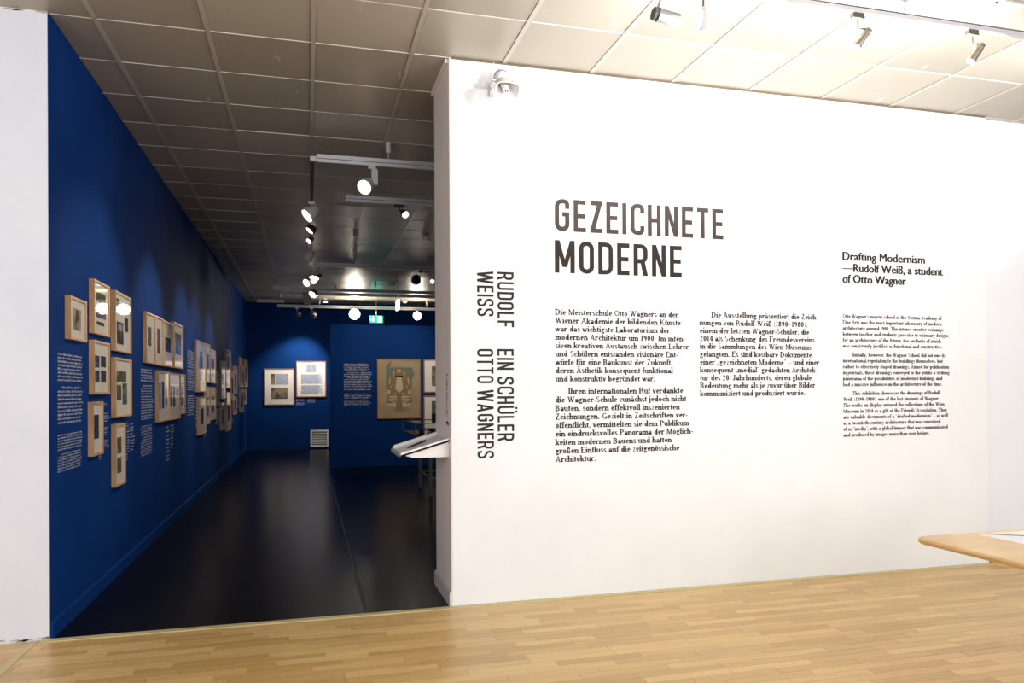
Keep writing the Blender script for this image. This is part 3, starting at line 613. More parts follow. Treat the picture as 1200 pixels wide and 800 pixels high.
# ------------------------------------------------------------------ framed pictures
def framed(loc, rz, w, h, d, prints, label, group, m='frame', rail=.017, board='mat_board', tilt=0, name='framed_picture'):
    """loc: middle of the back on the wall; local x across, z up, -y out of the wall. prints: (x0, x1, z0, z1, material) in fractions of the board"""
    t = thing(name, loc, label, 'picture', group, rz)
    b = MB(); x0, x1, z0, z1 = -w/2, w/2, -h/2, h/2; a = rail
    o4 = [(x0, z0), (x1, z0), (x1, z1), (x0, z1)]; i4 = [(x0+a, z0+a), (x1-a, z0+a), (x1-a, z1-a), (x0+a, z1-a)]
    vs = [(x, 0, z) for x, z in o4]+[(x, -d, z) for x, z in o4]+[(x, -d, z) for x, z in i4]+[(x, -d+.022, z) for x, z in i4]
    fs = []
    for k in range(4):
        j = (k+1) % 4; fs += [(k, j, 4+j, 4+k), (4+k, 4+j, 8+j, 8+k), (8+k, 8+j, 12+j, 12+k)]
    fs.append((3, 2, 1, 0)); b.add(vs, fs); fo = b.build('frame', m, t)
    bd = box('mat', board, x0+a, x1-a, -d+.0105, -d+.021, z0+a, z1-a, t)
    iw, ih = w-2*a, h-2*a
    for pi, p in enumerate(prints):
        px0, px1, pz0, pz1, pm = p
        pr = box('print', pm, x0+a+iw*px0, x0+a+iw*px1, -d+.0095, -d+.0105, z0+a+ih*pz0, z0+a+ih*pz1, t)
        pr.location = (0, -.0004*pi, 0)
    g = MB().add([(x0+a, -d+.006, z0+a), (x1-a, -d+.006, z0+a), (x1-a, -d+.006, z1-a), (x0+a, -d+.006, z1-a)], [(0, 1, 2, 3)])
    if tilt:
        c = math.tan(tilt)
        g.v = [(x, y+x*c, z) for x, y, z in g.v]
    g.build('glass', 'glass', t, recalc=False)
    return t
def col2(m, a=.2, b=.8): return [(a, b, .12, .46, m), (a, b, .54, .88, m)]
D = .036
L = []
g1, g2, g3, g4, g5 = ('framed drawings in the nearest cluster', 'framed drawings in the second cluster', 'framed drawings in the third cluster', 'framed drawings in the fourth cluster', 'framed drawings in the farthest cluster')
FR = [
 (83, 102, 346.5, 397, 353, 401, [(.18, .72, .2, .78, 'sk_tan'), (.33, .57, .22, .60, 'sk_brown'), (.39, .51, .6, .74, 'sk_brown')], 'small oak frame with one brown tower drawing, first in the gallery', g1),
 (110.5, 129, 325.6, 390, 336.5, 395, [(.15, .8, .62, .82, 'sk_green'), (.15, .8, .30, .52, 'sk_grey'), (.2, .7, .15, .22, 'sk_dark')], 'tall oak frame at the top left of the nearest cluster', g1),
 (135.5, 154, 339, 411, 350, 414, [(.04, .3, .78, .92, 'sk_green'), (.12, .55, .1, .5, 'sk_brown'), (.64, .86, .36, .62, 'sk_dark'), (.2, .42, .34, .46, 'sk_blue')], 'tall oak frame at the top right of the nearest cluster', g1),
 (110.5, 129, 398, 462, 402, 461.6, [(.05, .38, .5, .74, 'sk_dark'), (.48, .82, .52, .75, 'sk_dark'), (.05, .38, .2, .44, 'sk_dark'), (.48, .82, .2, .45, 'sk_dark')], 'oak frame holding four small dark prints in a square', g1),
 (135.8, 154.5, 418, 489.5, 422, 487, [(.1, .72, .60, .80, 'sk_green'), (.1, .38, .27, .55, 'sk_green'), (.46, .76, .19, .58, 'sk_green')], 'oak frame holding one wide and two upright green prints', g1),
 (109.3, 121.4, 470, 535, 470.8, 531, [(.12, .68, .29, .78, 'sk_dark')], 'narrow oak frame with one black upright print', g1),
 (136, 147.5, 497, 571, 495.5, 565.5, [(.2, .68, .52, .80, 'sk_green'), (.2, .66, .18, .45, 'sk_green')], 'narrow oak frame hung lowest, with two small prints one above the other', g1),
 (172, 182, 364, 424.5, 370, 426.8, [(.28, .65, .34, .74, 'sk_grey')], 'leftmost frame in the top row of the second cluster', g2),
 (182.4, 191.6, 369, 426.8, 373.8, 428.6, [(.3, .7, .22, .78, 'sk_grey')], 'second frame in the top row of the second cluster', g2),
 (192, 203.6, 375.5, 428.3, 379.5, 430.6, [(.2, .78, .32, .66, 'sk_dark'), (.2, .4, .5, .66, 'sk_grey')], 'third frame in the second cluster top row, with a squat dark print', g2),
 (204.5, 215, 376, 430.6, 383, 432.3, [(.15, .82, .3, .80, 'sk_grey')], 'fourth frame in the top row of the second cluster with a tall grey print', g2),
 (186, 199, 433.4, 494.5, 436.5, 492.3, [(.08, .24, .22, .78, 'sk_grey'), (.34, .56, .24, .80, 'sk_dark'), (.66, .84, .3, .70, 'sk_grey')], 'left frame of the lower row in the second cluster with upright strips', g2),
 (199.3, 211.5, 436, 492.3, 438.6, 490, [(.06, .26, .28, .74, 'sk_dark'), (.34, .54, .26, .72, 'sk_dark'), (.66, .88, .5, .7, 'sk_grey')], 'middle frame of the lower row in the second cluster', g2),
 (211.8, 217.5, 438, 485, 439, 484.2, [(.2, .75, .2, .8, 'sk_grey')], 'narrow right frame of the lower row in the second cluster', g2),
 (230.5, 241.5, 398, 459, 402.3, 459.4, [(.3, .72, .3, .72, 'sk_blue'), (.4, .62, .22, .82, 'sk_grey')], 'tall frame at the top left of the third cluster', g3),
 (241.7, 246.5, 402.3, 448, 404, 448.6, [(.2, .8, .2, .75, 'sk_grey')], 'slim upper frame in the middle of the third cluster', g3),
 (246.8, 253, 409, 448.6, 411, 449, [(.22, .78, .2, .75, 'sk_grey')], 'upper right frame of the third cluster', g3),
 (233.5, 241.7, 464.6, 509.5, 465.2, 507.3, [(.3, .7, .25, .7, 'sk_dark')], 'lower left frame of the third cluster, hung lowest there', g3),
 (241.9, 246.5, 453, 497.5, 453.4, 496, [(.2, .8, .2, .75, 'sk_grey')], 'slim lower frame in the middle of the third cluster', g3),
 (246.8, 253.2, 453.4, 492.3, 454, 491, [(.22, .78, .2, .75, 'sk_grey')], 'lower right frame of the third cluster', g3),
 (259.7, 265, 423, 467.6, 424, 467, [(.2, .8, .2, .75, 'sk_blue')], 'upper left frame of the fourth cluster', g4),
 (265.2, 271, 409.3, 455.2, 411.7, 455, [(.2, .8, .3, .85, 'sk_grey')], 'tallest frame of the fourth cluster, hung highest there', g4),
 (259.7, 263.5, 471.3, 504, 471.5, 503, [(.2, .8, .2, .75, 'sk_grey')], 'lower left frame of the fourth cluster', g4),
 (265.8, 271, 459, 505, 459, 503, [(.3, .75, .25, .75, 'sk_dark')], 'lower middle frame of the fourth cluster', g4),
 (271.3, 274.2, 434, 468, 434.6, 467.5, [(.2, .8, .2, .75, 'sk_dark')], 'slim frame right of the middle in the fourth cluster', g4),
 (274.4, 278, 428.3, 461, 430, 460.6, [(.2, .8, .2, .75, 'sk_grey')], 'upper right frame of the fourth cluster', g4),
 (274.6, 277.5, 464.2, 486, 464.4, 485, [(.2, .8, .2, .75, 'sk_grey')], 'lower right frame of the fourth cluster', g4),
 (281.3, 284.4, 418, 453.2, 419.4, 453.2, [(.2, .8, .2, .75, 'sk_grey')], 'upper left frame of the farthest cluster', g5),
 (284.6, 287, 429, 453.2, 429.4, 453.2, [(.2, .8, .2, .75, 'sk_grey')], 'small upper middle frame of the farthest cluster', g5),
 (287.2, 290.3, 421, 453.2, 422, 453.2, [(.2, .8, .2, .75, 'sk_grey')], 'upper right frame of the farthest cluster', g5),
 (282.2, 286, 456, 483.6, 456, 482, [(.2, .8, .2, .75, 'sk_grey')], 'lower left frame of the farthest cluster', g5),
 (286.3, 289, 456, 473.6, 456, 473, [(.2, .8, .2, .75, 'sk_grey')], 'lower right frame of the farthest cluster', g5)]
for i, (u0, u1, a, b, c, d_, pr, lab, grp) in enumerate(FR):
    A, B_, C_, D_ = at(u0, a, 0, XL+D), at(u0, b, 0, XL+D), at(u1, c, 0, XL+D), at(u1, d_, 0, XL+D)
    y0, y1 = A.y, C_.y; y1 = min(y1, Y1-.03)
    z1 = (A.z+C_.z)/2; z0 = (B_.z+D_.z)/2
    framed((XL, (y0+y1)/2, (z0+z1)/2), math.pi/2, y1-y0, z1-z0, D, pr, lab, grp, tilt=.016 if i == 1 else 0)
def back_frame(u0, u1, v0, v1, Y, pr, lab, grp, **k):
    A = at(u0, v0, 1, Y-.03); B_ = at(u1, v1, 1, Y-.03)
    return framed(((A.x+B_.x)/2, Y, (A.z+B_.z)/2), 0, B_.x-A.x, A.z-B_.z, .03, pr, lab, grp, m='frame_brown', rail=.024, **k)
gb = 'pictures on the far end wall'
back_frame(309, 345, 431.5, 474.3, Y1, [(.22, .80, .15, .47, 'sk_photo'), (.22, .36, .56, .87, 'sk_photo'), (.38, .82, .56, .87, 'sk_blue')], 'left of two white matted pictures on the far wall, hung lower', gb, board='mat_white')
back_frame(347, 382.3, 422.8, 465, Y1, [(.33, .68, .70, .92, 'sk_blue'), (.14, .87, .36, .64, 'sk_blue'), (.14, .87, .05, .32, 'sk_blue')], 'right of two white matted pictures on the far wall, hung higher', gb, board='mat_white')
gm = 'pictures on the partition wall'
XR_ = at(530, 440, 1, YM-.03).x
back_frame(496.3, 532, 420.8, 460, YM, [(.25, .75, .18, .82, 'sk_photo')], 'upper white matted picture partly hidden behind the end of the title wall', gm, board='mat_white')
back_frame(496.3, 532, 463.2, 502, YM, [(.25, .75, .15, .86, 'sk_green')], 'lower white matted picture partly hidden behind the end of the title wall', gm, board='mat_white')
# the large plan: a bird's-eye drawing of a long symmetrical building
t = back_frame(442, 493.3, 420.3, 490, YM, [], 'large framed bird’s-eye drawing of a symmetrical building on brown paper', gm, board='plan_paper')
A = at(442, 420.3, 1, YM-.03); B_ = at(493.3, 490, 1, YM-.03); W_, H_ = B_.x-A.x, A.z-B_.z
def plan(name, m, polys, lift=0):
    b = MB()
    for p in polys:
        n = len(p); f = [((x-.5)*W_, -.0200-lift, (.5-y)*H_) for x, y in p]; k = [(x, -.0192-lift, z) for x, _, z in f]
        b.add(f+k, [tuple(range(n)), tuple(range(n, 2*n))[::-1]]+[(j, (j+1) % n, n+(j+1) % n, n+j) for j in range(n)])
    return b.build(name, m, t)
def sym(*ps): return [p for p in ps]+[[(1-x, y) for x, y in p][::-1] for p in ps]
plan('plan_garden', 'plan_green', [[(.2, .12), (.33, .02), (.3, .14), (.8, .14), (.86, .24), (.83, .3), (.2, .3)], [(.36, .28), (.66, .28), (.68, .56), (.36, .56)]]+sym([(.2, .3), (.28, .3), (.26, .5), (.2, .5)]))
plan('plan_wing', 'plan_brown', sym([(.35, .2), (.42, .2), (.38, .6), (.26, .8), (.2, .8), (.25, .5), (.27, .3)], [(.4, .845), (.48, .845), (.48, .9), (.42, .88)])+[[(.42, .14), (.58, .14), (.6, .24), (.4, .24)], [(.44, .56), (.56, .56), (.57, .84), (.43, .84)]], .0004)
plan('plan_court', 'plan_cream', [[(.45, .3), (.55, .3), (.6, .5), (.5, .57), (.41, .5)]]+sym([(.27, .62), (.45, .62), (.45, .65), (.27, .65)], [(.25, .67), (.45, .67), (.45, .7), (.25, .7)], [(.28, .32), (.31, .32), (.29, .42), (.26, .42)], [(.3, .45), (.34, .43), (.3, .5)], [(.25, .52), (.31, .52), (.29, .58), (.23, .58)], [(.36, .22), (.4, .2), (.37, .3)], [(.22, .74), (.42, .74), (.42, .79), (.22, .79)], [(.47, .17), (.495, .17), (.495, .22), (.46, .22)]), .0008)
ink = []
rgk = random.Random(5)
for k in range(150):
    x = .2+rgk.random()*.3; y = .15+rgk.random()*.72
    if .34 < x and .26 < y < .58: continue
    w, h = (.02+rgk.random()*.03, .004) if rgk.random() < .5 else (.005, .012+rgk.random()*.025)
    ink += sym([(x, y), (x+w, y), (x+w, y+h), (x, y+h)])
o = plan('plan_linework', 'plan_ink', ink, .0011); o['kind'] = 'stuff'
for c in t.children:
    if c.name.startswith('glass'): pass

# ventilation grille low on the far wall
A = at(363.7, 503.8, 1, Y1-.03); B_ = at(385, 523, 1, Y1-.03)
g = thing('ventilation_grille', (A.x, Y1-.002, B_.z), 'white framed slatted ventilation grille low on the far wall', 'grille'); w, h = B_.x-A.x, A.z-B_.z
MB().box(0, w, -.03, 0, 0, .035).box(0, w, -.03, 0, h-.035, h).box(0, .04, -.03, 0, .035, h-.035).box(w-.04, w, -.03, 0, .035, h-.035).build('grille_frame', mat('grille_white', (.8, .82, .85), .4), g)
box('back_plate', 'vent_back', .04, w-.04, -.006, -.001, .035, h-.035, g)
sm = None
for k in range(9):
    z = .045+(h-.09)*k/8
    if sm is None: sm = MB().add([(.042, -.026, z*0-.012), (w-.042, -.026, -.012), (w-.042, -.008, .008), (.042, -.008, .008), (.042, -.024, -.015), (w-.042, -.024, -.015), (w-.042, -.006, .005), (.042, -.006, .005)], [(0, 1, 2, 3), (7, 6, 5, 4), (0, 4, 5, 1), (3, 2, 6, 7), (0, 3, 7, 4), (1, 5, 6, 2)]).build('slat', mat('slat_green_grey', (.25, .28, .24), .4), g); o = sm
    else: o = bpy.data.objects.new('slat', sm.data); COL.objects.link(o); o.parent = g
    o.location = (0, 0, z)

# ------------------------------------------------------------------ tracks
ZT, ZB = 3.665, 3.595
def track(x0, x1, y, rods, label, y_dir=False, m='track', zt=ZT, zb=ZB, name='lighting_track', grp='ceiling light tracks'):
    wv = .018
    t = thing(name, (x0, y, zt), label, 'light track', grp)
    if y_dir: L0 = x1-y; MB().box(-wv, wv, 0, L0, zb-zt, 0).build('rail', m, t, bevel=.004)
    else:
        L0 = x1-x0; MB().box(0, L0, -wv, wv, zb-zt+.035, 0).build('rail', m, t, bevel=.003); MB().box(0, L0, -wv*.8, wv*.8, zb-zt, zb-zt+.03).build('lower_rail', m, t, bevel=.003)
        box('groove', 'track_dark', .0, L0, -wv*.6, wv*.6, zb-zt+.028, zb-zt+.037, t)
    for r_ in rods:
        px, py = (0, r_-y) if y_dir else (r_-x0, 0)
        rd = MB().tube([(px, py, 0), (px, py, H-zt-.09)], .006, 8).build('suspension_rod', 'track', t)
        cp = MB().tube([(px, py, H-zt-.1), (px, py, H-zt-.001)], .026, 14).build('ceiling_canopy', 'lamp_white', t, smooth=True)
    return t
P = at(365, 189, 2, ZT)
XT = .052
Ta = 7.13; track(at(371, 190, 1, Ta).x, 3.4, Ta, [.739, 2.8], 'nearest pale track crossing the gallery ceiling')
track(XT, 14.2, Ta+.022, [9.0, 12.2], 'black track running down the gallery away from the opening', y_dir=True, m='track_dark')
box('corner_joint', 'lamp_white', -.02, at(371, 190, 1, Ta).x-XT-.002, -.028, .024, -.06, -.02, [o for o in COL.objects if o.name.startswith('lighting_track')][-1])
Tb = at(405, 228.5, 2, ZT).y; track(at(405, 230, 1, Tb).x, 3.4, Tb, [2.6], 'second pale track across the gallery, beginning right of the lamps')
Tc = at(440, 311, 2, ZT).y; Tc = 13.1; track(at(368, 312, 1, Tc).x, 3.6, Tc, [.794, 2.9], 'third pale track across the gallery with a black lamp at right')
Td = 16.3; track(at(320, 339, 1, Td).x, 4.5, Td, [-.591, 1.4, 3.0], 'fourth pale track, beginning far left over the partition')
Te = 17.0; track(at(329, 343, 1, Te).x, 4.5, Te, [.6, 3.0], 'fifth pale track close behind the fourth')
Tf = 19.57; track(at(325, 358, 1, Tf).x, 4.5, Tf, [.3, 3.0], 'last pale track before the far end wall')
Tg = at(301, 347.5, 2, ZT).y; Tg = 18.6; track(at(301, 347, 1, Tg).x, at(333, 349, 1, Tg).x, Tg, [-.62], 'short bluish track length at the far left of the ceiling')
# a drop rod with a junction box
C0 = at(417, 233, 2, H); Yd = at(417, 276, 2, 3.45).y
t = thing('junction_box', (C0.x, 10.6, H), 'small grey box on a drop rod below the gallery ceiling', 'junction box')
q = at(416.7, 268, 1, 10.6); q2 = at(416.7, 276.5, 1, 10.6); t.location.x = q.x
MB().tube([(0, 0, -.001), (0, 0, q.z-H)], .011, 8).build('rod', 'track', t); box('box', 'lamp_grey', -.035, .035, -.02, .02, q2.z-H, q.z-H, t, .004)

# ------------------------------------------------------------------ spotlights
def orient(d):
    return Vector(d).normalized().to_track_quat('Z', 'Y').to_matrix()
def spot(mount, head, d, label, group, rad=.06, length=.12, m='lamp_grey', lens='lit', box_h=.0, m_box='lamp_white', cone=.75, energy=0, angle=70, aim=None, color=(1, .86, .70), adapter=.07, glow=0, drop=None):
    """mount: where the adapter clips under the track; head: middle of the housing; d: where the lens points"""
    t = thing('spotlight', mount, label, 'spotlight', group); mo = Vector(mount); hv = Vector(head)-mo; d = Vector(d).normalized(); R_ = orient(d)
    MB().box(-adapter/2, adapter/2, -.017, .017, -.032, .0).build('adapter', m_box, t, bevel=.003)
    if m_box == 'adapter_brown':
        lc = hv-d*length*.5; MB().tube([Vector((.012, 0, -.03))]+[Vector((.028+.022*math.sin(a_), 0, -.052+.018*math.cos(a_))) for a_ in (0, .6, 1.2, 1.9)]+[lc+Vector((.0, 0, .002))], .0025, 6).build('loop_wire', 'lamp_white', t)
    if box_h: box('gear_box', m_box, -.0+.0, .052, -.03, .03, -.032-box_h, -.032, t, .006)
    back = hv-d*length*.35
    MB().tube([(0, 0, -.03), (0, 0, (back.z-.03)*.5-.02), tuple(back+Vector((0, 0, rad*.7)))], .007, 8).build('stem', m_box, t)
    # housing of revolution with a finned back
    prof = [(-.5, cone*.35), (-.5, cone*.8), (-.42, cone*.86), (-.40, cone*.72), (-.35, cone*.72), (-.33, cone*.9), (-.1, .93), (.40, 1), (.5, 1)]
    pts = [hv+d*(a*length) for a, _ in prof]; hb = MB(); n = 20
    vs, fs = [], []
    for (a, r_), p in zip(prof, pts):
        for k in range(n):
            an = 2*math.pi*k/n; vs.append(tuple(p+R_ @ Vector((math.cos(an)*r_*rad, math.sin(an)*r_*rad, 0))))
    for i in range(len(prof)-1):
        for k in range(n): fs.append((i*n+k, i*n+(k+1) % n, (i+1)*n+(k+1) % n, (i+1)*n+k))
    fs.append(tuple(range(n))); hb.add(vs, fs)
    # inner reflector
    m0 = len(prof)*n; vs2 = []
    for a, r_ in ((.5, .93), (.30, .80)):
        p = hv+d*(a*length)
        for k in range(n): an = 2*math.pi*k/n; vs2.append(tuple(p+R_ @ Vector((math.cos(an)*r_*rad, math.sin(an)*r_*rad, 0))))
    hb.add(vs2, [(k, (k+1) % n, n+(k+1) % n, n+k) for k in range(n)])
    hb.v[:]; hb.f += [((len(prof)-1)*n+k, (len(prof)-1)*n+(k+1) % n, m0+(k+1) % n, m0+k) for k in range(n)]
    hs = hb.build('housing', m, t, smooth=True)
    p = hv+d*(.32*length)
    MB().poly([tuple(p+R_ @ Vector((math.cos(2*math.pi*k/n)*.82*rad, math.sin(2*math.pi*k/n)*.82*rad, 0))) for k in range(n)]).build('lens', lens, t)
    if energy:
        lp = mo+hv+d*(.55*length)
        lamp('SPOT', tuple(lp), energy, color, aim=aim or tuple(lp+d), size=rad*.7, angle=angle, blend=.7)
    if glow: lamp('POINT', tuple(mo+hv+d*(.7*length)), glow, color, size=rad*.8)
    return t
gs = 'spotlights on the gallery tracks'
def on_y(v, z=ZB): return Vector((XT, at(366, v, 2, z).y, z))
# by the first cross track
mo = Vector((at(436, 199, 1, Ta).x, Ta, ZB)); hd = at(430, 217, 1, Ta-.03)
spot(mo, hd, (-.45, -.62, -.5), 'white spotlight with glowing round lens on the nearest gallery track', gs, .072, .12, 'lamp_white', 'lit', box_h=.15, energy=130, aim=(-1.5, 6.2, 1.7), angle=62)
# down the long black track
Yv = on_y(236).y; hd = at(365, 249, 1, Yv)
spot((XT, Yv, ZB), hd, (-.72, -.25, -.62), 'large pale spotlight, nearest on the black track, lens turned down left', gs, .085, .14, 'lamp_white', 'lit', energy=120, aim=(XL, Yv-.4, 1.7), angle=62)
Yv = on_y(258).y; hd = at(365, 268, 1, Yv)
spot((XT, Yv, ZB), hd, (-.6, -.3, -.72), 'dark spotlight with square bluish gear box, second on the black track', gs, .066, .10, 'lamp_black', 'lit_dim', box_h=.07, m_box='track', energy=0)
Yv = on_y(272).y; hd = at(364, 281, 1, Yv)
spot((XT, Yv, ZB), hd, (-.62, -.5, -.6), 'small spotlight, third on the black track', gs, .042, .09, 'lamp_grey', 'lit', energy=100, aim=(XL, Yv, 1.7), angle=62)
Yv = on_y(287).y; hd = at(363, 299, 1, Yv)
spot((XT, Yv, ZB), hd, (-.55, .45, -.7), 'grey spotlight turned away from view, fourth on the black track', gs, .07, .13, 'lamp_white', 'lit_dim', energy=90, aim=(XL, Yv+.3, 1.7), angle=62)
Yv = on_y(312).y; hd = at(361, 330, 1, Yv)
spot((XT-.02, Yv, ZB), hd, (-.55, -.65, -.5), 'left of two glowing lamps side by side over the gallery', gs, .07, .12, 'lamp_grey', 'lit', energy=90, aim=(XL, Yv, 1.7), angle=62)
hd = at(367.5, 326.5, 1, Yv+.3)
spot((XT+.05, Yv+.3, ZB), hd, (-.2, -.85, -.45), 'right of two glowing lamps side by side over the gallery', gs, .08, .12, 'lamp_grey', 'lit')
P3 = at(378, 316, 1, Tc); hd = at(373.5, 324, 1, Tc)
spot((P3.x, Tc, ZB), hd, (-.6, -.5, -.6), 'small lamp with chrome back hanging from the third cross track', gs, .04, .11, 'chrome', 'lit')
Yv = Td; mo = at(367, 340, 1, Td); hd = at(366, 343, 1, Td)
spot((mo.x, Td, ZB), (hd.x+.03, Td-.16, hd.z-.03), (-.55, -.55, -.62), 'lamp under the fourth track with lens turned down left', gs, .088, .13, 'lamp_grey', 'lit', energy=50, aim=(XL, 17, 1.7), angle=62)
t = thing('transformer_box', at(360, 341, 1, Td-.05), 'pale grey transformer box hanging beside the lamp of the fourth track', 'transformer', None)
MB().add([(-.09, -.03, 0), (.06, -.03, 0), (.09, -.03, -.24), (-.02, -.03, -.30), (-.09, -.03, -.2), (-.09, .03, 0), (.06, .03, 0), (.09, .03, -.24), (-.02, .03, -.30), (-.09, .03, -.2)], [(0, 1, 2, 3, 4), (9, 8, 7, 6, 5), (0, 5, 6, 1), (1, 6, 7, 2), (2, 7, 8, 3), (3, 8, 9, 4), (4, 9, 5, 0)]).build('body', 'lamp_grey', t)
MB().tube([(0, 0, 0), (0, 0, H-t.location.z-.001)], .008, 6).build('hanger', 'track', t)
t.location.y = Td+.10
# second cross track: small black twin lamp
mo = at(468, 238, 1, Tb); hd = at(473.5, 250, 1, Tb)
spot((mo.x, Tb, ZB), (hd.x, Tb, hd.z), (.25, -.8, -.5), 'small black and chrome lamp under the second cross track', gs, .042, .11, 'lamp_black', 'lit', m_box='track_dark', adapter=.12)
# third cross track at right
mo = at(493, 317, 1, Tc); hd = at(487.5, 327, 1, Tc)
spot((mo.x, Tc, ZB), (hd.x, Tc, hd.z), (.1, .95, -.35), 'round black spotlight seen from behind on the third cross track', gs, .085, .12, 'lamp_black', 'lit', m_box='track_dark', energy=170, aim=(1.3, YM, 1.5), angle=85)
mo = at(506, 319, 1, Tc); hd = at(506.5, 329, 1, Tc)
spot((mo.x, Tc, ZB), (hd.x, Tc, hd.z), (-.1, -.9, -.4), 'small lit lamp at the right end of the third cross track in view', gs, .036, .1, 'chrome', 'lit')
# last track: two dark lamps at left, two lamps shining at the camera
for u, v, lab in ((350, 366, 'left of two dark lamps under the last track'), (367, 366, 'right of two dark lamps under the last track')):
    mo = at(u-2, 361, 1, Tf); hd = at(u, v+2, 1, Tf)
    spot((mo.x, Tf, ZB), (hd.x, Tf, hd.z), (.2, .75, -.6), lab, gs, .06 if u < 360 else .085, .12, 'lamp_grey' , 'lit_dim', energy=240 if u > 360 else 0, aim=(-.35, Y1, 1.6), angle=75)  # the right lamp carries the light on the far wall
Ylamp = 19.2
hd = at(415.5, 368, 1, Tf-.06)
spot((hd.x, Tf, ZB), hd, (-.02-hd.x, -19.4, -1.4), 'dazzling lamp aimed straight at the viewer, left of the exit sign', gs, .14, .14, 'lamp_grey', 'lit_hot', glow=55)
hd = at(489, 370, 1, Tf-.06)
spot((hd.x, Tf, ZB), hd, (-.02-hd.x, -19.4, -1.4), 'dazzling lamp aimed straight at the viewer, right of the exit sign', gs, .11, .14, 'lamp_grey', 'lit_hot', glow=25)

# white hall: track over the title wall
ZH = 3.62
Pa, Pb = at(985, 11.5, 2, ZH), at(1200, 44, 2, ZH)
Yh = (Pa.y+Pb.y)/2
def onh(u): return at(u, 20, 1, Yh).x
track(onh(850)-.5, 5.6, Yh, [onh(1060)], 'white lighting track over the title wall in the bright hall', zt=ZH+.028, zb=ZH-.006, grp=None)
gh = 'small spotlights in front of the title wall'
def wall_spot(ua, va, uh, vh, d, lab, aim, energy, glow, mb='adapter_brown', m='chrome', up=0):
    x = onh(ua); q = at(uh, vh, 1, Yh-.01)
    if up: lamp('SPOT', (q.x-.05, Yh+.03, q.z-.06), up, (.88, .94, 1), aim=(q.x-.15, Yh+.35, H), size=.05, angle=165, blend=.5)   # uplight added at the head to brighten the ceiling alone
    return spot((x, Yh, ZH-.006), (q.x, Yh-.01, q.z), d, lab, gh, .026, .115, m, 'lit_hot', energy=energy, angle=95, aim=aim, color=(1, .97, .93), m_box=mb, adapter=.075, glow=glow, cone=.95)
wall_spot(1005, 24, 1011, 45, (-.5, .25, -.75), 'chrome tube spotlight on the hall track, second from the right', (2.7, Y0, 1.7), 16, 5, up=62)
wall_spot(1139, 44, 1144, 62, (-.45, .25, -.75), 'chrome tube spotlight on the hall track, rightmost', (4.4, Y0, 1.7), 16, 5, up=75)
spot((5.15, Yh, ZH-.006), (5.12, Yh, ZH-.12), (-.3, .4, -.8), 'added chrome tube spotlight at the right end of the hall track, out of view', gh, .026, .115, 'chrome', 'lit_hot', energy=12, angle=95, aim=(5.3, Y0, 1.7), m_box='adapter_brown', adapter=.075, cone=.95)  # unseen lamp, added to brighten the right of the hall
lamp('SPOT', (5.1, Yh+.03, ZH-.17), 85, (.88, .94, 1), aim=(5.1, Yh+.4, H), size=.05, angle=165, blend=.5)  # added uplight for the ceiling above the unseen lamp
wall_spot(824, 2, 823, 23, (.12, .2, -.9), 'pale tube spotlight on the hall track, nearest to the speaker', (1.6, Y0, 1.8), 16, 5, m='lamp_white', up=42)
q = at(780, 20, 1, Yh+.1)
t = spot((at(778, 2, 1, Yh+.1).x, Yh+.1, H), (q.x, Yh+.1, q.z), (.95, .05, -.12), 'dark cylindrical spotlight on its own drop rod, pointing right', gh, .036, .15, 'lamp_black', 'lit_dim', m_box='lamp_grey', glow=4, color=(1, .97, .93), cone=1.15)

# signs, detectors, small ceiling fittings
Ye = 18.8; A = at(433.6, 369.6, 1, Ye); B_ = at(448.6, 378.3, 1, Ye); w, h = B_.x-A.x, A.z-B_.z
t = thing('exit_sign', (A.x+w/2, Ye, A.z), 'green emergency exit sign with white arrow and doorway, hanging near the far wall', 'exit sign')
box('sign_body', 'exit_green', -w/2, w/2, -.015, .015, -h, 0, t)
MB().tube([(0, 0, 0), (0, 0, H-A.z-.001)], .007, 8).build('hanger', 'track', t)
sy = -.0165
lamp('POINT', (A.x+w/2, Ye+.08, A.z+.06), 3.5, (.0, .75, .65), size=.05)   # the sign's own glow
MB().add([(-w*.32, sy, -h*.12), (-w*.2, sy, -h*.12), (-w*.2, sy, -h*.5), (-w*.08, sy, -h*.5), (-w*.26, sy, -h*.88), (-w*.44, sy, -h*.5), (-w*.32, sy, -h*.5)], [(0, 1, 2, 3, 4, 5, 6)]).build('arrow', 'exit_white', t)
MB().add([(w*.08, sy, -h*.1), (w*.40, sy, -h*.1), (w*.40, sy, -h*.9), (w*.08, sy, -h*.9)], [(0, 1, 2, 3)]).build('doorway', 'exit_white', t)
Y2 = 14.6; A = at(466, 351.5, 1, Y2); B_ = at(466, 363, 1, Y2); h = A.z-B_.z
t = thing('exit_sign', (A.x, Y2, A.z), 'green exit sign seen edge-on, hanging from a thin rod', 'exit sign')
box('sign_body', 'exit_white', -.018, .018, -.17, .17, -h, 0, t); MB().tube([(0, 0, 0), (0, 0, H-A.z-.001)], .006, 8).build('hanger', 'track', t)
box('green_face', 'exit_green', .018, .021, -.165, .165, -h+.01, -.01, t)
for u, v, lab in ((500, 279, 'nearest round white smoke detector on the gallery ceiling'), (459.5, 334, 'far round smoke detector left of the edge-on exit sign'), (474.5, 354, 'farthest smoke detector right of the edge-on exit sign')):
    p = at(u, v-1.5, 2, H); t = thing('smoke_detector', (p.x, p.y, H-.003), lab, 'smoke detector', 'smoke detectors')
    MB().tube([(0, 0, 0), (0, 0, -.018)], .07, 20).build('base', 'white_pl', t, smooth=True); MB().tube([(0, 0, -.018), (0, 0, -.045), (0, 0, -.058)], [.055, .05, .03], 20).build('sensor', 'white_pl', t, smooth=True)
p = at(381.5, 351.5, 2, H)
t = thing('emergency_light', (p.x, p.y, H-.004), 'tiny bluish emergency light glowing on the far gallery ceiling', 'light')
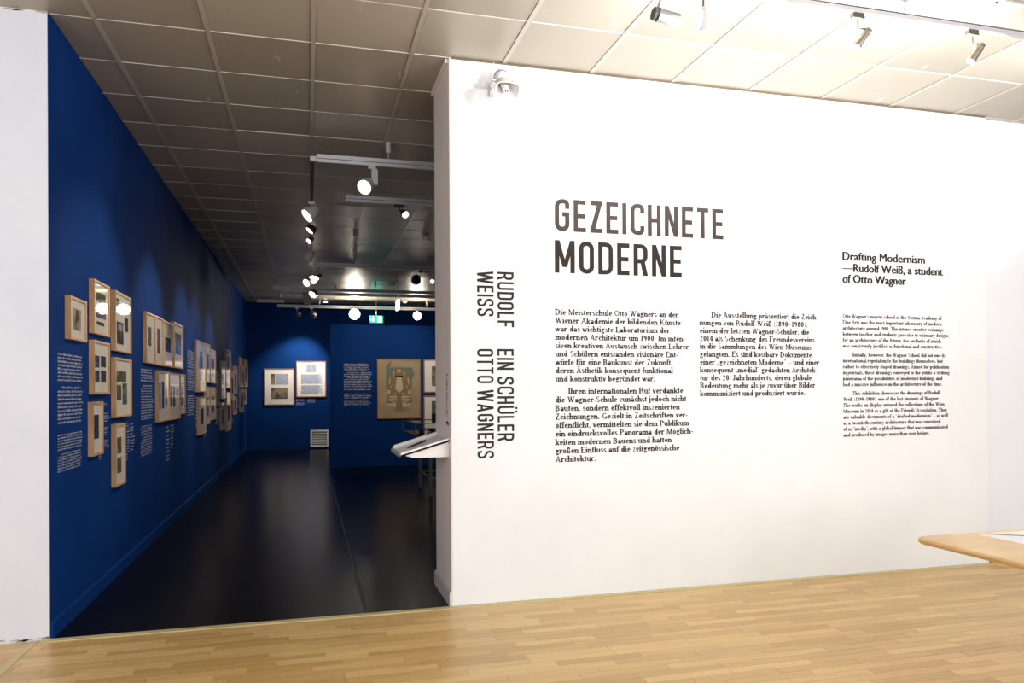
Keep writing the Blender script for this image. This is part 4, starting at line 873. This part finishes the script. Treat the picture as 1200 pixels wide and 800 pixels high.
MB().tube([(0, 0, 0), (0, 0, -.03)], .06, 16).build('housing', 'white_pl', t); MB().tube([(0, 0, -.03), (0, 0, -.05)], .04, 12).build('lens', 'led', t)
# slatted air outlet in the hall ceiling, upper right
A = at(1166, 3, 2, H-.004); 
t = thing('air_vent', (A.x, A.y, H-.004), 'slatted air outlet in the bright ceiling at the upper right corner', 'vent')
vw, vd = 1.2, .35
MB().box(0, vw, -.015, 0, -.006, .002).box(0, vw, -vd, -vd+.015, -.006, .002).box(0, .015, -vd, 0, -.006, .002).box(vw-.015, vw, -vd, 0, -.006, .002).build('vent_frame', 'vent', t)
box('vent_back', 'vent_back', .015, vw-.015, -vd+.015, -.015, .0, .002, t)
sm = None
for k in range(58):
    x = .022+k*.02
    if sm is None: sm = MB().box(0, .009, -vd+.015, -.015, -.007, .0).build('slat', 'vent', t); o = sm
    else: o = bpy.data.objects.new('slat', sm.data); COL.objects.link(o); o.parent = t
    o.location = (x, 0, 0)

# ------------------------------------------------------------------ horn loudspeaker
cp = at(594, 107, 1, Y0-.26)     # middle of the mouth
t = thing('horn_loudspeaker', (cp.x-.01, Y0, cp.z+.11), 'white horn loudspeaker on a bracket high on the title wall', 'loudspeaker')
base = Vector(t.location); c0 = cp-base
ax = Vector((.03, -.66, -.75)).normalized(); R_ = ax.to_track_quat('Z', 'Y').to_matrix()
# make local x lie level
xx = Vector((0, 0, 1)).cross(ax).normalized(); yy = ax.cross(xx).normalized()
def ring(c, rx, ry, e, n=32):
    out = []
    for k in range(n):
        a = 2*math.pi*k/n; ca, sa = math.cos(a), math.sin(a)
        out.append(tuple(c+xx*(math.copysign(abs(ca)**e, ca)*rx)+yy*(math.copysign(abs(sa)**e, sa)*ry)))
    return out
n = 32
outer = [(-.17, .030, .030, 1), (-.13, .040, .038, 1), (-.09, .052, .046, .9), (-.05, .066, .054, .75), (-.015, .084, .064, .6), (0, .088, .067, .55), (.003, .086, .065, .55)]
inner = [(.001, .081, .060, .55), (-.02, .074, .054, .6), (-.06, .056, .044, .8), (-.10, .040, .034, .95), (-.125, .026, .026, 1)]
b = MB(); vs = []
for s, rx, ry, e in outer+inner: vs += ring(c0+ax*s, rx, ry, e)
m = len(outer+inner)
b.add(vs, [(i*n+k, i*n+(k+1) % n, (i+1)*n+(k+1) % n, (i+1)*n+k) for i in range(m-1) for k in range(n)]+[tuple(range(n)), tuple((m-1)*n+k for k in range(n))])
b.build('horn', 'white_pl', t, smooth=True)
MB().tube([c0-ax*.12, c0-ax*.02, c0-ax*.006], [.026, .023, .019], 18).build('phase_plug', 'white_pl', t, smooth=True)
s1 = MB()
for dx in (-.007, .007):
    q = c0+xx*dx-ax*.004; s1.add([tuple(q+xx*.003*a+yy*.008*b_+ax*c) for c in (0, -.004) for a, b_ in ((-1, -1), (1, -1), (1, 1), (-1, 1))], [(0, 1, 2, 3), (7, 6, 5, 4), (0, 4, 5, 1), (1, 5, 6, 2), (2, 6, 7, 3), (3, 7, 4, 0)])
s1.build('plug_slots', 'dark', t)
MB().tube([c0-ax*.14, c0-ax*.16, c0-ax*.215, c0-ax*.228], [.040, .052, .052, .042], 24).build('driver', 'white_pl', t, smooth=True)
MB().tube([c0-ax*.185+yy*.0, c0-ax*.19], [.0532, .0532], 24).build('driver_seam', 'dark', t)
w0 = c0-ax*.14
for sg in (-1, 1):
    MB().tube([w0+xx*.045*sg, w0+xx*.075*sg], .010, 10).build('bolt', 'chrome', t)
fz = w0.z
MB().tube([w0+xx*.072, w0+xx*.072+Vector((0, .06, .0)), Vector((.03, -.01, fz+.0))], .007, 8).tube([w0-xx*.072, w0-xx*.072+Vector((0, .06, 0)), Vector((-.03, -.01, fz))], .007, 8).build('bracket', 'white_pl', t)
box('wall_plate', 'white_pl', -.05, .05, -.014, -.001, fz-.05, fz+.05, t, .003)
MB().tube([c0-ax*.225, c0-ax*.24+Vector((0, .02, .03)), Vector((-.015, -.02, .06)), Vector((-.02, -.008, H-base.z-.01))], .004, 6).build('cable', 'white_pl', t)

# ------------------------------------------------------------------ brochure shelf on the wall end, with paper and pen
jx = XC-.0065
a0 = at(526.7, 516, 0, jx); a1 = at(511, 508.3, 0, jx)
ya, yb = a0.y, min(a1.y, YJ-.01); zw = (a0.z+a1.z)/2; tip = at(468.8, 533.2, 1, ya)
dx = tip.x-jx; dz = tip.z-zw
t = thing('wall_shelf', (jx, (ya+yb)/2, zw), 'white sloping writing shelf fixed to the grey end of the title wall', 'shelf'); hw = (yb-ya)/2; c = (ya+yb)/2
sl = math.atan2(-dz, -dx)
def S(a, y, h):   # along the slope, depth, height above the board
    l = math.hypot(dx, dz); ux, uz = dx/l, dz/l
    return (ux*a*l-uz*h*-1*-1, y, uz*a*l+abs(ux)*h)
def slab(a0, a1, y0, y1, h0, h1): 
    return MB().add([S(a0, y0, h0), S(a1, y0, h0), S(a1, y1, h0), S(a0, y1, h0), S(a0, y0, h1), S(a1, y0, h1), S(a1, y1, h1), S(a0, y1, h1)], [(0, 3, 2, 1), (4, 5, 6, 7), (0, 1, 5, 4), (1, 2, 6, 5), (2, 3, 7, 6), (3, 0, 4, 7)])
slab(0, 1, -hw, hw, -.018, 0).build('board', 'white_pl', t, bevel=.002)
slab(0, .985, -hw, -hw+.015, -.018, .012).build('edge_lip', 'white_pl', t, bevel=.002)
slab(0, .985, hw-.05, hw, 0, .03).build('edge_lip', 'white_pl', t, bevel=.006)
slab(.975, 1.0, -hw, hw, -.018, .01).build('front_lip', mat('lip_grey', (.5, .46, .44), .5), t, bevel=.002)
for yy_ in (-hw+.02, hw-.03):
    MB().add([(0, yy_, -.006), (dx*.95, yy_, dz*.95-.006), (dx*.72, yy_, -.125), (0, yy_, -.125), (0, yy_+.012, -.006), (dx*.95, yy_+.012, dz*.95-.006), (dx*.72, yy_+.012, -.125), (0, yy_+.012, -.125)],
         [(0, 1, 2, 3), (7, 6, 5, 4), (0, 4, 5, 1), (1, 5, 6, 2), (2, 6, 7, 3), (3, 7, 4, 0)]).build('side_bracket', 'paper', t)
pn = thing('pen', (jx, c, zw), 'dark navy pen lying on the sloping white shelf', 'pen')
p0, p1 = Vector(S(.34, .06, .009)), Vector(S(.78, -.04, .009))
dd = (p1-p0)
MB().tube([p0, p0+dd*.04, p0+dd*.9, p1], [.004, .0065, .006, .002], 10).build('barrel', 'navy', pn, smooth=True)
MB().tube([p0+dd*.03+Vector((0, 0, .007)), p0+dd*.32+Vector((0, 0, .008))], .002, 6).build('clip', 'lamp_grey', pn)

# ------------------------------------------------------------------ glass display case behind the wall end
x0, x1, y0, y1 = 1.45, 2.75, 10.6, 11.95
t = thing('display_case', ((x0+x1)/2, (y0+y1)/2, 0), 'glass topped display case on thin grey green legs behind the wall end', 'display case'); hx, hy = (x1-x0)/2, (y1-y0)/2
zt, zb_ = at(484, 496, 1, y0).z, at(484, 510, 1, y0).z
for sx in (-1, 1):
    for sy in (-1, 1): 
        cx_, cy_ = sx*(hx-.24), sy*(hy-.16); box('leg', 'leg_metal', cx_-.022, cx_+.022, cy_-.022, cy_+.022, 0, zb_-.03, t)
for sy in (-1, 1): box('stretcher', 'leg_metal', -hx+.24, hx-.24, sy*(hy-.16)-.015, sy*(hy-.16)+.015, .24, .27, t)
for sx in (-1, 1): box('stretcher', 'leg_metal', sx*(hx-.24)-.015, sx*(hx-.24)+.015, -hy+.18, hy-.18, .24, .27, t)
box('tray', mat('case_base', (.10, .105, .08), .5), -hx, hx, -hy, hy, zb_-.03, zb_, t)
box('glass_box', 'case_glass', -hx, hx, -hy, hy, zb_+.001, zt-.004, t)
fm = MB()
for sx in (-1, 1):
    for sy in (-1, 1): fm.box(sx*hx-.006, sx*hx+.006, sy*hy-.006, sy*hy+.006, zb_, zt)
fm.box(-hx, hx, -hy-.006, -hy+.008, zt-.008, zt+.004).box(-hx, hx, hy-.008, hy+.006, zt-.008, zt+.004).box(-hx-.006, -hx+.008, -hy, hy, zt-.008, zt+.004).box(hx-.008, hx+.006, -hy, hy, zt-.008, zt+.004)
fm.build('metal_edges', 'leg_metal', t)
for k, (px, py, s) in enumerate(((.10, .2, .05), (.24, .10, .06), (.42, .34, .065), (.62, .18, .055))):
    q = thing('model_object', (x0+px, y0+py, zb_+.0015), ('small black and white object at the left end inside the glass case', 'rounded dark object second from the left inside the glass case', 'dark curved object near the middle of the visible case', 'dark object nearest the wall end inside the glass case')[k], 'exhibit', 'small dark exhibits in the glass case')
    MB().tube([(0, 0, 0), (0, 0, s*.4), (0, 0, s*.9), (0, 0, s*1.2)], [s, s*1.1, s*.7, s*.25], 14).build('body', 'dark', q, smooth=True)
    MB().tube([(-s*.9, -s*.5, s*.5), (-s*.3, -s*1.0, s*.6)], s*.3, 10).build('pale_end', 'white_pl', q)
box('pale_lining', 'paper', -hx+.72, hx-.03, -hy+.08, hy-.03, zb_+.0005, zb_+.012, t)
q = thing('open_booklet', (x0+.25, y0+.12, zt+.0045), 'pale papers with dark blue edge lying on top of the display case', 'booklet')
MB().add([(0, 0, 0), (.06, 0, 0), (.13, .35, .11), (.06, .35, .11), (0, 0, .006), (.06, 0, .006), (.13, .35, .116), (.06, .35, .116)], [(0, 1, 2, 3), (4, 5, 6, 7), (0, 1, 5, 4), (1, 2, 6, 5), (2, 3, 7, 6), (3, 0, 4, 7)]).build('blue_cover', mat('cover_blue', (.02, .05, .13), .5), q)
MB().add([(.075, 0, .0), (.5, 0, .03), (.5, .3, .15), (.16, .3, .12), (.075, 0, .006), (.5, 0, .036), (.5, .3, .156), (.16, .3, .126)], [(3, 2, 1, 0), (4, 5, 6, 7), (0, 1, 5, 4), (1, 2, 6, 5), (2, 3, 7, 6), (3, 0, 4, 7)]).build('page', 'paper', q)

# ------------------------------------------------------------------ display table with a rounded wooden rim, lower right
zt = .74

t = thing('display_table', (3.8, 2.55, 0), 'table with rounded wooden rim and white inset top, reaching in at lower right', 'table')
tx0, tx1, ty0, ty1 = 3.0-3.8, 4.7-3.8, 1.85-2.55, 3.235-2.55
def rrect(x0, x1, y0, y1, r, z, n=6):
    out = []
    for cx_, cy_, a0_ in ((x1-r, y1-r, 0), (x0+r, y1-r, 90), (x0+r, y0+r, 180), (x1-r, y0+r, 270)):
        for k in range(n): a = math.radians(a0_+90*k/(n-1)); out.append((cx_+r*math.cos(a), cy_+r*math.sin(a), z))
    return out
prof = [(.035, -.036), (.012, -.033), (.002, -.024), (0, -.014), (.006, -.005), (.02, -.001), (.05, 0)]
rings = [rrect(tx0+i, tx1-i, ty0+i, ty1-i, .07-min(i, .05), zt+z) for i, z in prof]
rings.append([(max(min(x, tx1-.06), tx0+.36), max(min(y, ty1-.045), ty0+.06), zt) for x, y, z in rings[-1]])
rings.append([(x, y, zt-.012) for x, y, z in rings[-1]])
n = len(rings[0]); b = MB(); b.add([p for r_ in rings for p in r_], [(i*n+k, i*n+(k+1) % n, (i+1)*n+(k+1) % n, (i+1)*n+k) for i in range(len(rings)-1) for k in range(n)]+[tuple(range(n))[::-1]])
b.build('wooden_rim', 'table_wood', t, smooth=True)
box('white_inset', 'table_white', tx0+.361, tx1-.061, ty0+.061, ty1-.046, zt-.02, zt-.003, t)
MB().tube([(3.42-3.8, 3.17-2.55, zt-.001), (3.62-3.8, 3.03-2.55, zt-.001), (3.95-3.8, 2.9-2.55, zt-.001)], .002, 6).build('dark_line', 'lamp_grey', t)  # thin dark line laid across the white inset
for lx in (.0, .78):
    for ly in (-.5, .25): MB().tube([(lx, ly, 0), (lx, ly, zt-.03)], [.02, .03], 14).build('leg', 'table_wood', t, smooth=True)
